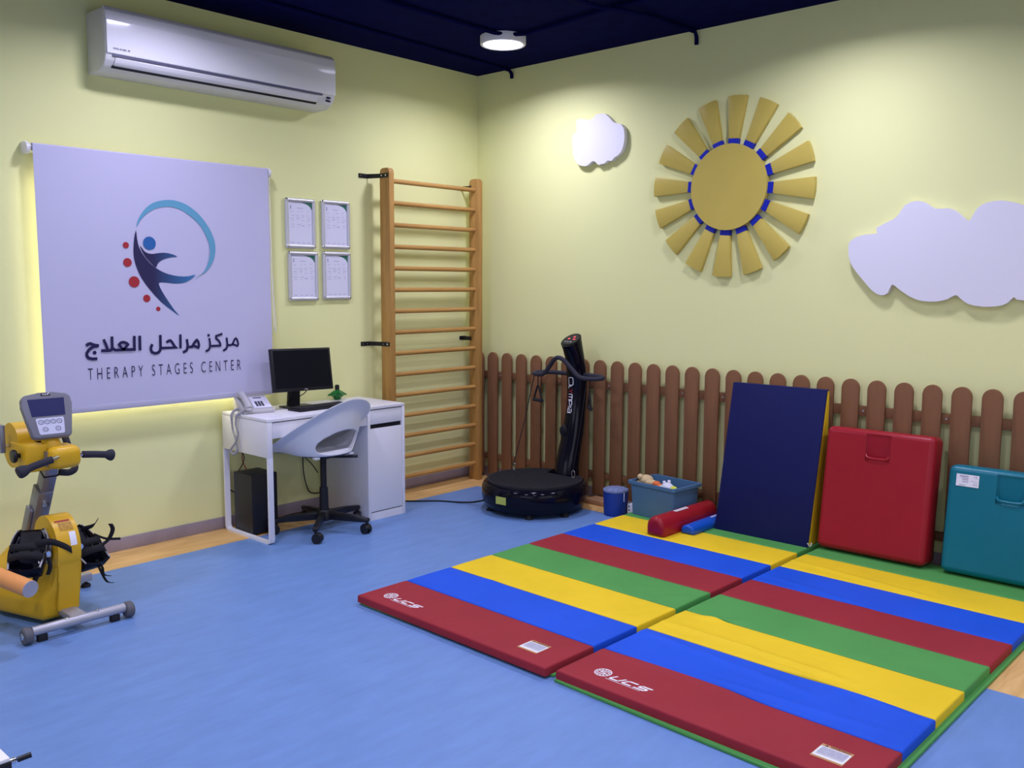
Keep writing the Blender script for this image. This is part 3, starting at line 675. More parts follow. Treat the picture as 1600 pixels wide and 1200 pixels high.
MB().span(cx0+0.022, dx1-0.022, dy1-0.008, dy1, 0.02, dz-0.021).build('cabinet_back', M_DESK, dk)
MB().span(cx0+0.022, dx1-0.022, dy0+0.004, dy1-0.008, 0.0, 0.050).build('plinth', M_DESK, dk)
MB().span(cx0+0.022, dx1-0.022, dy0+0.045, dy1-0.008, 0.598, 0.612).build('inner_shelf', M_BLACK, dk)
MB().span(cx0+0.024, dx1-0.024, dy0+0.004, dy0+0.020, 0.633, dz-0.026, 0.001).build('drawer', M_DESK, dk)
MB().span(cx0+0.024, dx1-0.024, dy0+0.004, dy0+0.020, 0.056, 0.604, 0.001).build('door', M_DESK, dk)
for q_ in ((dx0+0.035, cx0-0.001, dy0+0.010, dy0+0.024, dz-0.028, dz-0.021), (cx0+0.023, dx1-0.023, dy0+0.018, dy0+0.030, 0.600, 0.636), (cx0+0.023, dx1-0.023, dy0+0.010, dy0+0.024, dz-0.028, dz-0.021), (cx0+0.023, dx1-0.023, dy0+0.010, dy0+0.024, 0.049, 0.058)):
    MB().span(*q_).build('dark_gap', M_BLACK, dk)

# ------------------------------------------------------------------ monitor
mx, my = -1.845, -0.215
mo = thing('monitor', 'black flat computer monitor switched off on the white desk', 'monitor', (mx, my, dz))
MT = T(mx, my-0.03, 0.992) @ RZ(math.radians(1.5)) @ RY(math.radians(1.5)) @ RX(math.radians(-9))
bz = MB(MT)
bz.span(-0.228, 0.228, -0.008, 0.018, -0.136, 0.136, 0.004)
bz.span(-0.15, 0.15, 0.016, 0.042, -0.09, 0.10, 0.01)
case = bz.build('case', M_BLACK, mo)
MB(MT).span(-0.213, 0.213, -0.0092, -0.0075, -0.115, 0.123).build('screen', M_SCREEN, mo)
add_text(MB(MT @ T(0, -0.0093, 0) @ WALL_L), 'DELL', 0.026, 0.008, T(0.0, -0.130, 0), bold=0.02).build('badge', M_ALU, case, smooth=False)
stn = MB()
stn.prism([(-0.045, 0.0), (0.045, 0.0), (0.040, 0.16), (0.038, 0.22), (0.018, 0.235), (0.022, 0.20), (0.022, 0.165), (0, 0.140), (-0.022, 0.165), (-0.022, 0.20), (-0.018, 0.235), (-0.038, 0.22), (-0.040, 0.16)], -0.006, 0.010, X=T(mx-0.03, my+0.035, dz+0.008) @ RX(math.radians(6)) @ WALL_L)
stn.build('stand', M_BLACK, mo)
MB().prism([(-0.10, -0.085), (0.085, -0.095), (0.09, 0.06), (-0.10, 0.07)], 0, 0.012, X=T(mx-0.02, my-0.01, dz), bevel=0.004).build('base', M_BLACK, mo)
MB().tube([(mx-0.075, my-0.02, 0.86), (mx-0.078, my, 0.82), (mx-0.075, my+0.02, 0.79)], 0.004, 8, smooth=5).build('plug', M_BLACK, mo)
MB().tube([(mx+0.06, my-0.01, 0.87), (mx+0.055, my+0.03, 0.83), (mx+0.02, my+0.06, 0.80), (mx-0.0, my+0.09, 0.757)], 0.003, 6, smooth=5).build('cable', M_CORDBLACK, mo)

# keyboard
kb = thing('keyboard', 'black keyboard lying in front of the monitor', 'keyboard', (-1.83, -0.37, dz))
KX = T(-1.80, -0.365, dz) @ RZ(math.radians(2))
MB(KX).prism([(-0.20, -0.065), (0.20, -0.065), (0.20, 0.065), (-0.20, 0.065)], 0.0, 0.016, bevel=0.004).build('keyboard_body', M_BLACK, kb)
ky = MB(KX)
for r in range(5):
    for c in range(18):
        ky.box((-0.183+c*0.0215, -0.050+r*0.023, 0.019), (0.018, 0.019, 0.006), 0.0015, 1)
ko = ky.build('keys', M_BLACKRUB, kb)

# telephone
ph = thing('telephone', 'light grey desk telephone with a coiled cord hanging over the desk end', 'telephone', (-2.17, -0.19, dz))
PX = T(-2.165, -0.182, dz) @ RZ(math.radians(-14))
pb = MB(PX)
pb.prism([(-0.10, 0.0), (0.115, 0.0), (0.115, 0.018), (-0.05, 0.085), (-0.085, 0.088), (-0.10, 0.06)], -0.095, 0.095, X=Matrix(((0, 0, 1, 0), (-1, 0, 0, 0), (0, 1, 0, 0), (0, 0, 0, 1))), bevel=0.006)
phb = pb.build('telephone_base', M_PHONE, ph)
SL = PX @ T(0, -0.032, 0.0545) @ RX(math.radians(22.2))    # frame lying on the sloped face
MB(SL).box((0.035, 0.005, 0.0), (0.11, 0.135, 0.004), 0.002).build('face_plate', M_PAPER, ph)
k_ = MB(SL)
for r in range(4):
    for c in range(3): k_.box((0.005+c*0.018, -0.04+r*0.015, 0.004), (0.013, 0.010, 0.005), 0.001, 1)
k_.box((0.03, 0.058, 0.003), (0.05, 0.008, 0.003))
k_.build('keypad', M_PHONEDARK, ph)
hs = MB(SL)
hs.tube([(-0.066, 0.092, 0.016), (-0.066, 0.055, 0.030), (-0.066, 0.0, 0.033), (-0.066, -0.055, 0.030), (-0.066, -0.092, 0.016)], lambda t: 0.019+0.004*abs(2*t-1), 12, smooth=4)
hs.ball((-0.066, 0.082, 0.014), (0.026, 0.03, 0.015)); hs.ball((-0.066, -0.082, 0.014), (0.026, 0.03, 0.015))
hs.build('handset', M_PHONE, ph)
# coiled cord: helix around a hanging loop
path = [(-2.262, -0.275, 0.775), (-2.295, -0.262, 0.765), (-2.318, -0.250, 0.745), (-2.3225, -0.240, 0.70), (-2.323, -0.262, 0.64), (-2.323, -0.232, 0.58), (-2.323, -0.175, 0.53), (-2.323, -0.205, 0.505), (-2.323, -0.250, 0.535), (-2.323, -0.236, 0.60), (-2.3235, -0.206, 0.66), (-2.3235, -0.196, 0.72), (-2.319, -0.190, 0.748), (-2.295, -0.180, 0.765), (-2.266, -0.175, 0.772)]
def catmull(pts, n):
    P = [Vector(p) for p in pts]; o = []
    for i in range(len(P)-1):
        a = P[max(i-1, 0)]; b = P[i]; c = P[i+1]; d = P[min(i+2, len(P)-1)]
        for k in range(n):
            t = k/n; o.append(0.5*((2*b)+(c-a)*t+(2*a-5*b+4*c-d)*t*t+(-a+3*b-3*c+d)*t**3))
    o.append(P[-1]); return o
cl = catmull(path, 44); hel = []
for i, p in enumerate(cl):
    d = (cl[min(i+1, len(cl)-1)]-cl[max(i-1, 0)]).normalized()
    x = d.cross(Vector((1, 0, 0.01))).normalized(); y = d.cross(x); a = i*1.15
    hel.append(p+(x*math.cos(a)+y*math.sin(a))*0.0062)
MB().tube(hel, 0.0026, 5).build('coiled_cord', M_CORDGREY, ph)
tag(MB().prism([(-0.03, -0.02), (0.035, -0.018), (0.032, 0.022), (-0.028, 0.02)], 0, 0.0015, X=T(-2.20, -0.475, dz)).build('paper_slip', M_PAPER), 'small white paper slip near the left front corner of the desk', 'paper')

# green ornament
go = thing('ornament', 'glossy green ornament with a dark cap on the back of the desk', 'ornament', (-1.455, -0.085, dz))
gb = MB(T(-1.455, -0.085, dz))
gb.lathe([(0.0, 0.0), (0.022, 0.0), (0.030, 0.012), (0.036, 0.035), (0.026, 0.055), (0.016, 0.066), (0.014, 0.070)], 8)
for a in (20, 160, 200, 340, 90, 270):
    c, s_ = math.cos(math.radians(a)), math.sin(math.radians(a))
    gb.cyl((0.018*c, 0.018*s_, 0.045), (0.066*c, 0.066*s_, 0.030), 0.018, 0.004, seg=6)
gb.build('green_body', M_GREENTOY, go, angle=20)
MB(T(-1.455, -0.085, dz)).lathe([(0.013, 0.066), (0.015, 0.068), (0.016, 0.09), (0.012, 0.10), (0.0, 0.102)], 14).build('cap', M_BLACK, go)

# computer tower
tw = thing('computer_tower', 'black computer tower on the floor under the desk', 'computer', (-2.178, -0.22, 0))
MB().span(-2.266, -2.090, -0.290, -0.100, 0.012, 0.375, 0.004).build('tower_case', M_TOWERSIDE, tw)
MB().span(-2.268, -2.088, -0.308, -0.288, 0.010, 0.377, 0.006).build('front_bezel', M_BLACK, tw)
for x in (-2.24, -2.105):
    for y in (-0.27, -0.13): MB().cyl((x, y, 0.0), (x, y, 0.013), 0.014, seg=12).build('foot', M_BLACKRUB, tw)

# cables under and around the desk
def cable(label, pts, r=0.0035, m=None, n=8, name='cable'):
    return tag(MB().tube(pts, r, 7, smooth=n).build(name, m or M_CORDBLACK), label, 'cable')
cable('thick black cable dropping from the desk to the back of the computer tower', [(-2.235, -0.07, 0.62), (-2.27, -0.055, 0.50), (-2.285, -0.045, 0.35), (-2.275, -0.04, 0.27), (-2.245, -0.06, 0.235), (-2.235, -0.098, 0.235)], 0.0045)
cable('thin black cable looping behind the computer tower', [(-2.21, -0.065, 0.62), (-2.20, -0.05, 0.52), (-2.16, -0.05, 0.45), (-2.175, -0.055, 0.40), (-2.215, -0.05, 0.33), (-2.19, -0.098, 0.27)], 0.003)
cable('red cable behind the computer tower', [(-2.17, -0.07, 0.62), (-2.165, -0.05, 0.50), (-2.17, -0.05, 0.42), (-2.15, -0.098, 0.33)], 0.003, M_CORDRED)
cable('thin black cable sagging along the wall under the desk', [(-2.08, -0.03, 0.56), (-1.98, -0.02, 0.46), (-1.86, -0.02, 0.425), (-1.74, -0.02, 0.41), (-1.64, -0.02, 0.33), (-1.58, -0.02, 0.25)], 0.003)
cable('black cable hanging beside the cupboard side under the desk', [(-1.69, -0.03, 0.62), (-1.70, -0.025, 0.45), (-1.70, -0.025, 0.28), (-1.67, -0.03, 0.15), (-1.62, -0.03, 0.115), (-1.575, -0.04, 0.115)], 0.004)
cable('red cable curving down beside the computer tower', [(-2.083, -0.10, 0.29), (-2.04, -0.06, 0.24), (-2.00, -0.05, 0.16), (-2.02, -0.09, 0.06), (-2.07, -0.11, 0.006)], 0.003, M_CORDRED)
cable('black cable lying along the floor behind the chair', [(-2.10, -0.06, 0.004), (-2.0, -0.07, 0.004), (-1.85, -0.06, 0.012), (-1.72, -0.045, 0.006), (-1.58, -0.06, 0.004)], 0.004)
cable('orange cable lying along the floor under the desk', [(-2.11, -0.09, 0.004), (-1.98, -0.13, 0.004), (-1.85, -0.15, 0.004), (-1.70, -0.14, 0.004), (-1.58, -0.16, 0.004)], 0.003, M_CORDRED)
cable('black power cord running across the floor to the vibration machine', [(-1.20, -0.16, 0.005), (-1.10, -0.26, 0.005), (-0.98, -0.38, 0.005), (-0.88, -0.48, 0.005), (-0.82, -0.60, 0.006), (-0.79, -0.72, 0.02), (-0.775, -0.83, 0.05)], 0.006, name='power_cord')

# ------------------------------------------------------------------ swivel chair
CX, CY = -1.880, -0.500
ch = thing('swivel_chair', 'white plastic shell swivel chair on black castors in front of the desk', 'chair', (CX, CY, 0))
def shell():
    """tub seat: low front lip, high flared back, oval hole low in the back"""
    mb = MB(T(CX, CY, 0) @ RZ(CHAIR_ROT))
    NP, NS = 96, 34
    HW, HC, HH, HP = 0.88, 0.605, 0.125, 2.5          # hole half angle, centre, half height, roundness
    def prof(phi, s):
        # phi = 0 front (+y), pi back ; s 0..1 from seat centre to rim
        b = (1-math.cos(phi))/2
        bb = b**1.42
        hz = -0.018+0.372*bb                      # rim height above the seat
        r_seat = 0.160+0.038*b
        r_rim = 0.262+0.020*abs(math.sin(phi))-0.016*b
        if s < 0.45:
            t = s/0.45
            return r_seat*t, 0.004*t*t
        t = (s-0.45)/0.55
        k = 1-(1-t)**2
        w_ = 0.25+0.45*b
        r = r_seat+(r_rim-r_seat)*(w_*k+(1-w_)*t)
        z = hz*(t**1.2)
        if t > 0.80: r += 0.058*((t-0.80)/0.20)**1.3
        return r, z
    def pos(phi, s):
        r, z = prof(phi, s)
        f_ = max(0.0, math.cos(phi))
        return Vector((r*math.sin(phi), 0.028+r*math.cos(phi)*(0.98+0.16*f_*f_), SEAT_Z+z))
    c0 = mb.bm.verts.new((0, 0, SEAT_Z))
    rings = []; par = {}
    for j in range(1, NS+1):
        ring = []
        for i in range(NP):
            v = mb.bm.verts.new(pos(2*PI*i/NP, j/NS)); par[v] = (2*PI*i/NP, j/NS); ring.append(v)
        rings.append(ring)
    for i in range(NP): mb.bm.faces.new((c0, rings[0][i], rings[0][(i+1) % NP]))
    hole = set()
    for j in range(NS-1):
        for i in range(NP):
            d = ((i+0.5)*2*PI/NP-PI)/HW; t = ((j+1.5)/NS-HC)/HH
            q = (rings[j][i], rings[j+1][i], rings[j+1][(i+1) % NP], rings[j][(i+1) % NP])
            if abs(d)**HP+abs(t)**HP < 1: hole.update(q); continue
            mb.bm.faces.new(q)
    for v in hole:
        if v.link_faces:
            ph_, s_ = par[v]; d = (ph_-PI)/HW; t = (s_-HC)/HH
            k = (abs(d)**HP+abs(t)**HP)**(-1/HP)
            v.co = pos(PI+d*k*HW, HC+t*k*HH)
        else: mb.bm.verts.remove(v)
    o = mb.build('shell', M_CHAIR, ch, angle=80, flip=False)
    so = o.modifiers.new('thickness', 'SOLIDIFY'); so.thickness = 0.007; so.offset = 0
    ss = o.modifiers.new('smooth', 'SUBSURF'); ss.levels = 1; ss.render_levels = 1
    return o
SEAT_Z = 0.496; CHAIR_ROT = math.radians(9)
sh = shell()
CT = T(CX, CY, 0)
MB(CT).lathe([(0.0, 0.454), (0.03, 0.454), (0.07, 0.466), (0.15, 0.486), (0.155, 0.492), (0.0, 0.492)], 24).build('seat_plate', M_BLACK, ch)
for a in (40, 140, 220, 320):
    c, s_ = math.cos(math.radians(a)), math.sin(math.radians(a))
    MB(CT).box((0.165*c, 0.165*s_, 0.487), (0.035, 0.035, 0.014), 0.004).build('shell_clip', M_CHAIR, ch)
MB(CT).tube([(0.02, -0.02, 0.464), (0.10, -0.07, 0.462), (0.175, -0.12, 0.462)], lambda t: 0.006+0.004*t, 8).build('lever', M_BLACK, ch)
cyl_ = MB(CT)
cyl_.cyl((0, 0, 0.10), (0, 0, 0.275), 0.029, 0.026); cyl_.cyl((0, 0, 0.27), (0, 0, 0.46), 0.019)
cyl_.build('gas_lift', M_BLACK, ch)
MB(CT).lathe([(0.028, 0.062), (0.048, 0.068), (0.048, 0.115), (0.036, 0.135), (0.0, 0.136)], 20).build('hub', M_BLACK, ch)
for k in range(5):
    a = math.radians(8+72*k)
    A = CT @ RZ(a)
    MB(A).prism([(0.035, 0.072), (0.300, 0.072), (0.308, 0.082), (0.305, 0.098), (0.20, 0.112), (0.035, 0.125)], -0.016, 0.016, X=RX(PI/2), bevel=0.005).build('star_leg', M_BLACK, ch)
    C = A @ T(0.293, 0, 0) @ RZ(0.6+k*1.3)
    cs = MB(C)
    for y in (-0.015, 0.015):
        cs.cyl((-0.012, y-0.008, 0.030), (-0.012, y+0.008, 0.030), 0.030, seg=20)
    cs.cyl((0, 0, 0.035), (0, 0, 0.075), 0.009, seg=10)
    cs.prism([(0.015*math.cos(t*PI/8)*2.2-0.012, 0.030+0.034*math.sin(t*PI/8)) for t in range(0, 9)], -0.019, 0.019, X=RX(PI/2), bevel=0.004)
    cs.build('castor', M_BLACK, ch)

# ------------------------------------------------------------------ vibration machine
VX, VY = -0.55, -1.09
vm = thing('vibration_machine', 'glossy black vibration exercise platform with curved column in front of the fence', 'exercise machine', (VX, VY, 0))
def ell(prof, rx, ry, c, seg=64):
    return MB(T(c[0], c[1], 0) @ Matrix.Diagonal((rx, ry, 1, 1))), prof
RXB, RYB = 0.368, 0.362
b = MB(T(VX, VY, 0) @ Matrix.Diagonal((RXB, RYB, 1, 1)))
b.lathe([(0.0, 0.030), (0.90, 0.030), (0.945, 0.038), (0.965, 0.060), (0.970, 0.064), (0.985, 0.070), (1.0, 0.110), (1.0, 0.150), (0.985, 0.176), (0.955, 0.192), (0.91, 0.197), (0.0, 0.197)], 72)
base = b.build('base', M_BLACKGLOSS, vm, angle=28)
# ribbed standing plate, cut away round the column
cxp, cyp = -0.275, -1.14
pl = MB()
poly = []
for i in range(96):
    a = 2*PI*i/96
    x, y = VX+0.90*RXB*math.cos(a), VY+0.90*RYB*math.sin(a)
    d = math.hypot(x-cxp, y-cyp)
    if x > cxp-0.10 and abs(y-cyp) < 0.115:
        x = cxp-0.085
    poly.append((x, y))
pl.prism(poly, 0.197, 0.213, bevel=0.004, seg=2)
plate = pl.build('foot_plate', M_BLACKRUB, vm)
ri = MB()
for i in range(-14, 15):
    y = VY+i*0.0215
    h = (1-min(1, ((y-VY)/(0.86*RYB))**2))**0.5*0.86*RXB
    x1 = VX+h
    if abs(y-cyp) < 0.125: x1 = min(x1, cxp-0.095)
    if h > 0.03: ri.span(VX-h, x1, y-0.004, y+0.004, 0.212, 0.2155)
ri.build('tread', M_BLACKRUB, plate)
for a in (35, 145, 215, 262, 325):
    x, y = VX+0.85*RXB*math.cos(math.radians(a)), VY+0.85*RYB*math.sin(math.radians(a))
    MB(T(x, y, 0)).lathe([(0.028, 0), (0.030, 0.006), (0.022, 0.012), (0.018, 0.034)], 16).build('foot', M_BLACKRUB, vm)
# curved column
CPTS = [(-0.262, 0.19, 0.092, 0.088), (-0.258, 0.25, 0.088, 0.084), (-0.244, 0.32, 0.084, 0.081), (-0.222, 0.40, 0.080, 0.078), (-0.198, 0.48, 0.077, 0.075), (-0.178, 0.57, 0.074, 0.072), (-0.165, 0.66, 0.070, 0.068), (-0.156, 0.76, 0.070, 0.069),
        (-0.155, 0.86, 0.070, 0.070), (-0.166, 0.95, 0.069, 0.070), (-0.186, 1.03, 0.068, 0.070), (-0.210, 1.10, 0.068, 0.071), (-0.228, 1.150, 0.069, 0.072)]
def colpt(z):
    for a, c in zip(CPTS, CPTS[1:]):
        if a[1] <= z <= c[1]:
            t = (z-a[1])/(c[1]-a[1]); return [a[i]+(c[i]-a[i])*t for i in range(4)]
    return CPTS[-1]
co = MB(); rings = []
NSG = 40
for n, (x, z, rx, ry) in enumerate(CPTS):
    tilt = 0.0 if n < len(CPTS)-2 else (0.28 if n == len(CPTS)-2 else 0.62)
    rings.append([co.bm.verts.new((x+rx*math.cos(2*PI*i/NSG), VY-0.05+ry*math.sin(2*PI*i/NSG), z+tilt*rx*math.cos(2*PI*i/NSG))) for i in range(NSG)])
for p, q in zip(rings, rings[1:]):
    for i in range(NSG): co.bm.faces.new((p[i], p[(i+1) % NSG], q[(i+1) % NSG], q[i]))
co.bm.faces.new(rings[0][::-1]); co.bm.faces.new(rings[-1])
colo = co.build('column', M_BLACKGLOSS, vm, angle=40)
yc = VY-0.05
HD = Matrix.Translation((-0.228, yc, 1.150+0.0015)) @ RY(-math.atan(0.62))
MB(HD).lathe([(0.0, 0.0), (0.060, 0.0), (0.064, 0.003), (0.0, 0.004)], 40, cap=False).build('control_panel', M_BLACK, colo)
FH = HD @ T(0, 0, 0.005) @ FLAT
dg = MB(FH)
for (x, y) in ((0.012, 0.030), (-0.022, 0.006), (0.026, 0.002)):
    for q in (-0.006, 0.004): dg.ribbon([(x+q, y-0.004), (x+q, y+0.006), (x+q+0.005, y+0.006), (x+q+0.005, y-0.004)], 0.002, closed=True)
dg.build('red_digits', M_REDLED, colo, smooth=False)
lb = MB(FH)
for x in (-0.030, -0.012, 0.006, 0.020): lb.ribbon([(x, -0.024), (x, -0.034)], 0.003)
lb.build('panel_marks', M_WHITELED, colo, smooth=False)
# vertical brand lettering wrapped on the column, read from top to bottom
def wrap(z0, rr=0.0006):
    def f(p):
        z = z0-p.x
        x, zz, rx, ry = colpt(z)
        a = p.y/ry
        return Vector((x-(rx+rr)*math.cos(a), yc-(ry+rr)*math.sin(a), z))
    return f
def dense(pts, st=0.0025, closed=False):
    P = [Vector((q[0], q[1])) for q in pts]
    if closed: P.append(P[0])
    o = [P[0]]
    for a, c in zip(P, P[1:]):
        n = max(1, int((c-a).length/st))
        o += [a.lerp(c, k/n) for k in range(1, n+1)]
    return o[:-1] if closed else o
def letters(strokes, m, w=0.0052, name='lettering'):
    mb = MB(); f = wrap(0.886)
    for pts in strokes:
        closed = pts[0] == pts[-1]
        q = dense(pts[:-1] if closed else pts, closed=closed)
        n0 = len(mb.bm.verts)
        mb.ribbon(q, w, closed=closed)
        mb.bm.verts.ensure_lookup_table()
        for v in mb.bm.verts[n0:]: v.co = f(v.co)
    mb.build(name, m, colo, smooth=False)
b0, t0, t1 = -0.018, 0.014, 0.019
letters([[(0.006, b0), (0.048, b0), (0.054, b0+0.006), (0.054, t1-0.006), (0.048, t1), (0.006, t1), (0.0, t1-0.006), (0.0, b0+0.006), (0.006, b0)]], M_WHITEINK)
letters([[(0.061, 0.006), (0.061, b0), (0.078, b0)]], M_WHITEINK)
letters([[(0.084, t0), (0.097, 0.0), (0.110, t0)], [(0.097, 0.0), (0.097, b0)]], M_REDINK)
letters([[(0.118, b0), (0.118, t0-0.004), (0.122, t0), (0.152, t0), (0.157, t0-0.005), (0.157, b0)], [(0.1375, t0), (0.1375, b0)]], M_WHITEINK)
letters([[(0.164, b0), (0.164, t0), (0.192, t0), (0.197, t0-0.005), (0.197, -0.001), (0.192, -0.006), (0.164, -0.006)]], M_WHITEINK)
letters([[(0.208, b0), (0.208, t0)]], M_WHITEINK)
letters([[(0.220, t0), (0.243, t0), (0.248, t0-0.005), (0.248, b0), (0.223, b0), (0.219, b0+0.004), (0.219, -0.006), (0.223, -0.002), (0.248, -0.002)]], M_WHITEINK)
letters([[(0.130, -0.027), (0.235, -0.027)]], M_REDINK, 0.0025, 'red_line')
x_, z_, rx_, ry_ = colpt(0.50)
cdm = MB(Matrix.Translation((x_-rx_-0.004, yc+0.02, 0.505)) @ RY(-PI/2-0.22) @ Matrix.Diagonal((1.45, 1.0, 1, 1)))
cdm.lathe([(0.0, 0.016), (0.022, 0.016), (0.030, 0.010), (0.033, -0.012)], 28)
cdm.build('control_knob', M_BLACK, vm)
# handlebars
half = [(-0.16, 0.05, 0.905), (-0.165, 0.19, 0.905), (-0.195, 0.272, 0.903), (-0.245, 0.298, 0.900), (-0.292, 0.26, 0.898), (-0.312, 0.165, 0.905), (-0.325, 0.095, 0.965), (-0.337, 0.045, 1.015)]
full = half+[(-0.342, 0, 1.032)]+[(x, -y, z) for x, y, z in half[::-1]]
MB(T(0, yc+0.018, 0)).tube(full, 0.0155, 12, smooth=5).build('handlebar', M_FOAM, vm)
def strap(top, bot, label=None):
    o = MB().tube([top, ((top[0]+bot[0])/2, (top[1]+bot[1])/2, (top[2]+bot[2])/2), (bot[0], bot[1], bot[2]+0.055)], 0.0032, 6).build('strap', M_CLOTHBLACK, vm)
    c = MB()
    c.tube([(bot[0], bot[1], bot[2]+0.002), (bot[0]+0.006, bot[1]-0.010, bot[2]+0.02), (bot[0]+0.003, bot[1]-0.006, bot[2]+0.05), (bot[0], bot[1]+0.002, bot[2]+0.055), (bot[0]-0.004, bot[1]+0.008, bot[2]+0.03)], 0.0028, 8, closed=True, smooth=4)
    c.build('snap_hook', M_STEEL, o)
strap((-0.272, yc+0.298, 0.893), (-0.459, -0.815, 0.213))
strap((-0.300, yc-0.200, 0.893), (-0.385, -1.296, 0.213))
def stirrup(x, y, z, a):
    X = T(x, y, 0) @ RZ(a)
    g = MB(X)
    g.tube([(0, 0, 0.897), (0, 0, z)], 0.004, 6)
    g.tube([(0, -0.006, z), (0, -0.045, z-0.085), (0, -0.040, z-0.105)], 0.0065, 8)
    g.tube([(0, 0.006, z), (0, 0.045, z-0.085), (0, 0.040, z-0.105)], 0.0065, 8)
    o = g.build('hanging_stirrup', M_CLOTHBLACK, vm)
    MB(X).cyl((0, -0.052, z-0.103), (0, 0.052, z-0.103), 0.013, seg=14).build('grip', M_BLACKRUB, o)
stirrup(-0.302, yc+0.238, 0.815, -0.25)
stirrup(-0.297, yc-0.222, 0.800, -0.72)
MB(T(VX, VY, 0.098) @ RZ(math.radians(4)) @ T(-RXB-0.0015, 0.0, 0)).span(-0.001, 0.0015, -0.042, 0.042, -0.004, 0.046).build('warning_sticker', M_LIMELABEL, vm)

# ------------------------------------------------------------------ folding play mats
MA = -0.0211
E2 = Vector((math.cos(MA), math.sin(MA), 0)); E1 = Vector((math.sin(MA), -math.cos(MA), 0))
PW = 0.305
def mat_panel(X, x0, w, top, creases, name, m, parent):
    mb = MB(X)
    R = 0.008
    def axis(L, n):
        e = [0, 0.001, 0.0025, 0.005, 0.008]
        mid = [R+(L-2*R)*i/n for i in range(1, n)]
        return e+mid+[L-v for v in e[::-1]]
    xs = axis(PW-0.0022, 16); ys = axis(w, 60)
    def h(d): return 0 if d >= R else R-math.sqrt(max(0, R*R-(R-d)**2))
    g = []
    for x in xs:
        row = []
        for y in ys:
            dx = min(x, xs[-1]-x); dy = min(y, ys[-1]-y)
            z = top-max(h(dx), h(dy))
            z -= 0.0015*math.exp(-dx/0.02)
            P = X @ Vector((x0+x, -y, 0))
            for (ax, ay, bx, by_, amp, sg) in creases:
                d = Vector((bx-ax, by_-ay)); L = d.length; d /= L
                q = Vector((P.x-ax, P.y-ay)); t = q.dot(d)
                if -0.08 < t < L+0.08:
                    s_ = q.x*d.y-q.y*d.x
                    fade = max(0, min(1, (t+0.08)/0.16))*max(0, min(1, (L+0.08-t)/0.16))
                    z += 1.35*amp*fade*math.exp(-(s_/(0.8*sg))**2)
            row.append(mb.bm.verts.new((x0+x, -y, z)))
        g.append(row)
    for i in range(len(xs)-1):
        for j in range(len(ys)-1):
            mb.bm.faces.new((g[i][j], g[i+1][j], g[i+1][j+1], g[i][j+1]))
    # skirt
    rim = [g[i][0] for i in range(len(xs))]+[g[-1][j] for j in range(1, len(ys))]+[g[i][-1] for i in range(len(xs)-2, -1, -1)]+[g[0][j] for j in range(len(ys)-2, 0, -1)]
    low = [mb.bm.verts.new((v.co.x, v.co.y, 0.0125)) for v in rim]
    n = len(rim)
    for i in range(n): mb.bm.faces.new((rim[i], low[i], low[(i+1) % n], rim[(i+1) % n]))
    mb.bm.faces.new(low)
    return mb.build(name, m, parent, angle=40)
SEQ = [('red', M_MATRED), ('blue', M_MATBLUE), ('yellow', M_MATYELLOW), ('green', M_MATGREEN)]*2
def ucs_logo(X, parent):
    """round seal, slanted block letters and a thin address line; local x runs to the right, y away from the reader"""
    e = MB(X)
    def ring(r0, r1, n=32):
        for i in range(n):
            a, b_ = 2*PI*i/n, 2*PI*(i+1)/n
            e.flat([(r0*math.cos(a), r0*math.sin(a)), (r1*math.cos(a), r1*math.sin(a)), (r1*math.cos(b_), r1*math.sin(b_)), (r0*math.cos(b_), r0*math.sin(b_))])
    ring(0.031, 0.035)
    for i in range(12):
        a = 2*PI*i/12
        e.flat([(0.0235*math.cos(a), 0.0235*math.sin(a)), (0.029*math.cos(a), 0.029*math.sin(a)), (0.029*math.cos(a+.32), 0.029*math.sin(a+.32)), (0.0235*math.cos(a+.32), 0.0235*math.sin(a+.32))])
    ring(0.0195, 0.0215)
    e.ribbon([(0.012, 0.012), (-0.010, 0.010), (-0.012, 0.001), (0.012, -0.001), (0.010, -0.010), (-0.012, -0.012)], 0.0055)
    e.build('round_seal', M_WHITEINK, parent, smooth=False)
    sh = Matrix(((1, 0.55, 0, 0), (0, 1, 0, 0), (0, 0, 1, 0), (0, 0, 0, 1)))
    l = MB(X @ T(0.040, -0.028, 0) @ sh)
    w = 0.0085; hh = 0.037
    l.ribbon([(0.004, hh), (0.004, 0.012), (0.009, w/2), (0.040, w/2), (0.044, 0.010), (0.044, hh)], w)
    l.ribbon([(0.104, hh-w/2), (0.068, hh-w/2), (0.063, hh-0.009), (0.063, 0.009), (0.068, w/2), (0.104, w/2)], w)
    l.ribbon([(0.168, hh-w/2), (0.126, hh-w/2), (0.122, 0.027), (0.126, hh/2), (0.160, hh/2), (0.164, 0.010), (0.160, w/2), (0.116, w/2)], w)
    l.build('block_letters', M_WHITEINK, parent, smooth=False)
    a = MB(X @ T(0.036, -0.037, 0))
    rr = random.Random(5); x = 0.0
    while x < 0.155:
        q = rr.uniform(0.003, 0.006); a.flat([(x, 0), (x+q, 0), (x+q+0.002, 0.0035), (x+0.002, 0.0035)]); x += q+0.0018
    a.build('address_line', M_WHITEINK, parent, smooth=False)
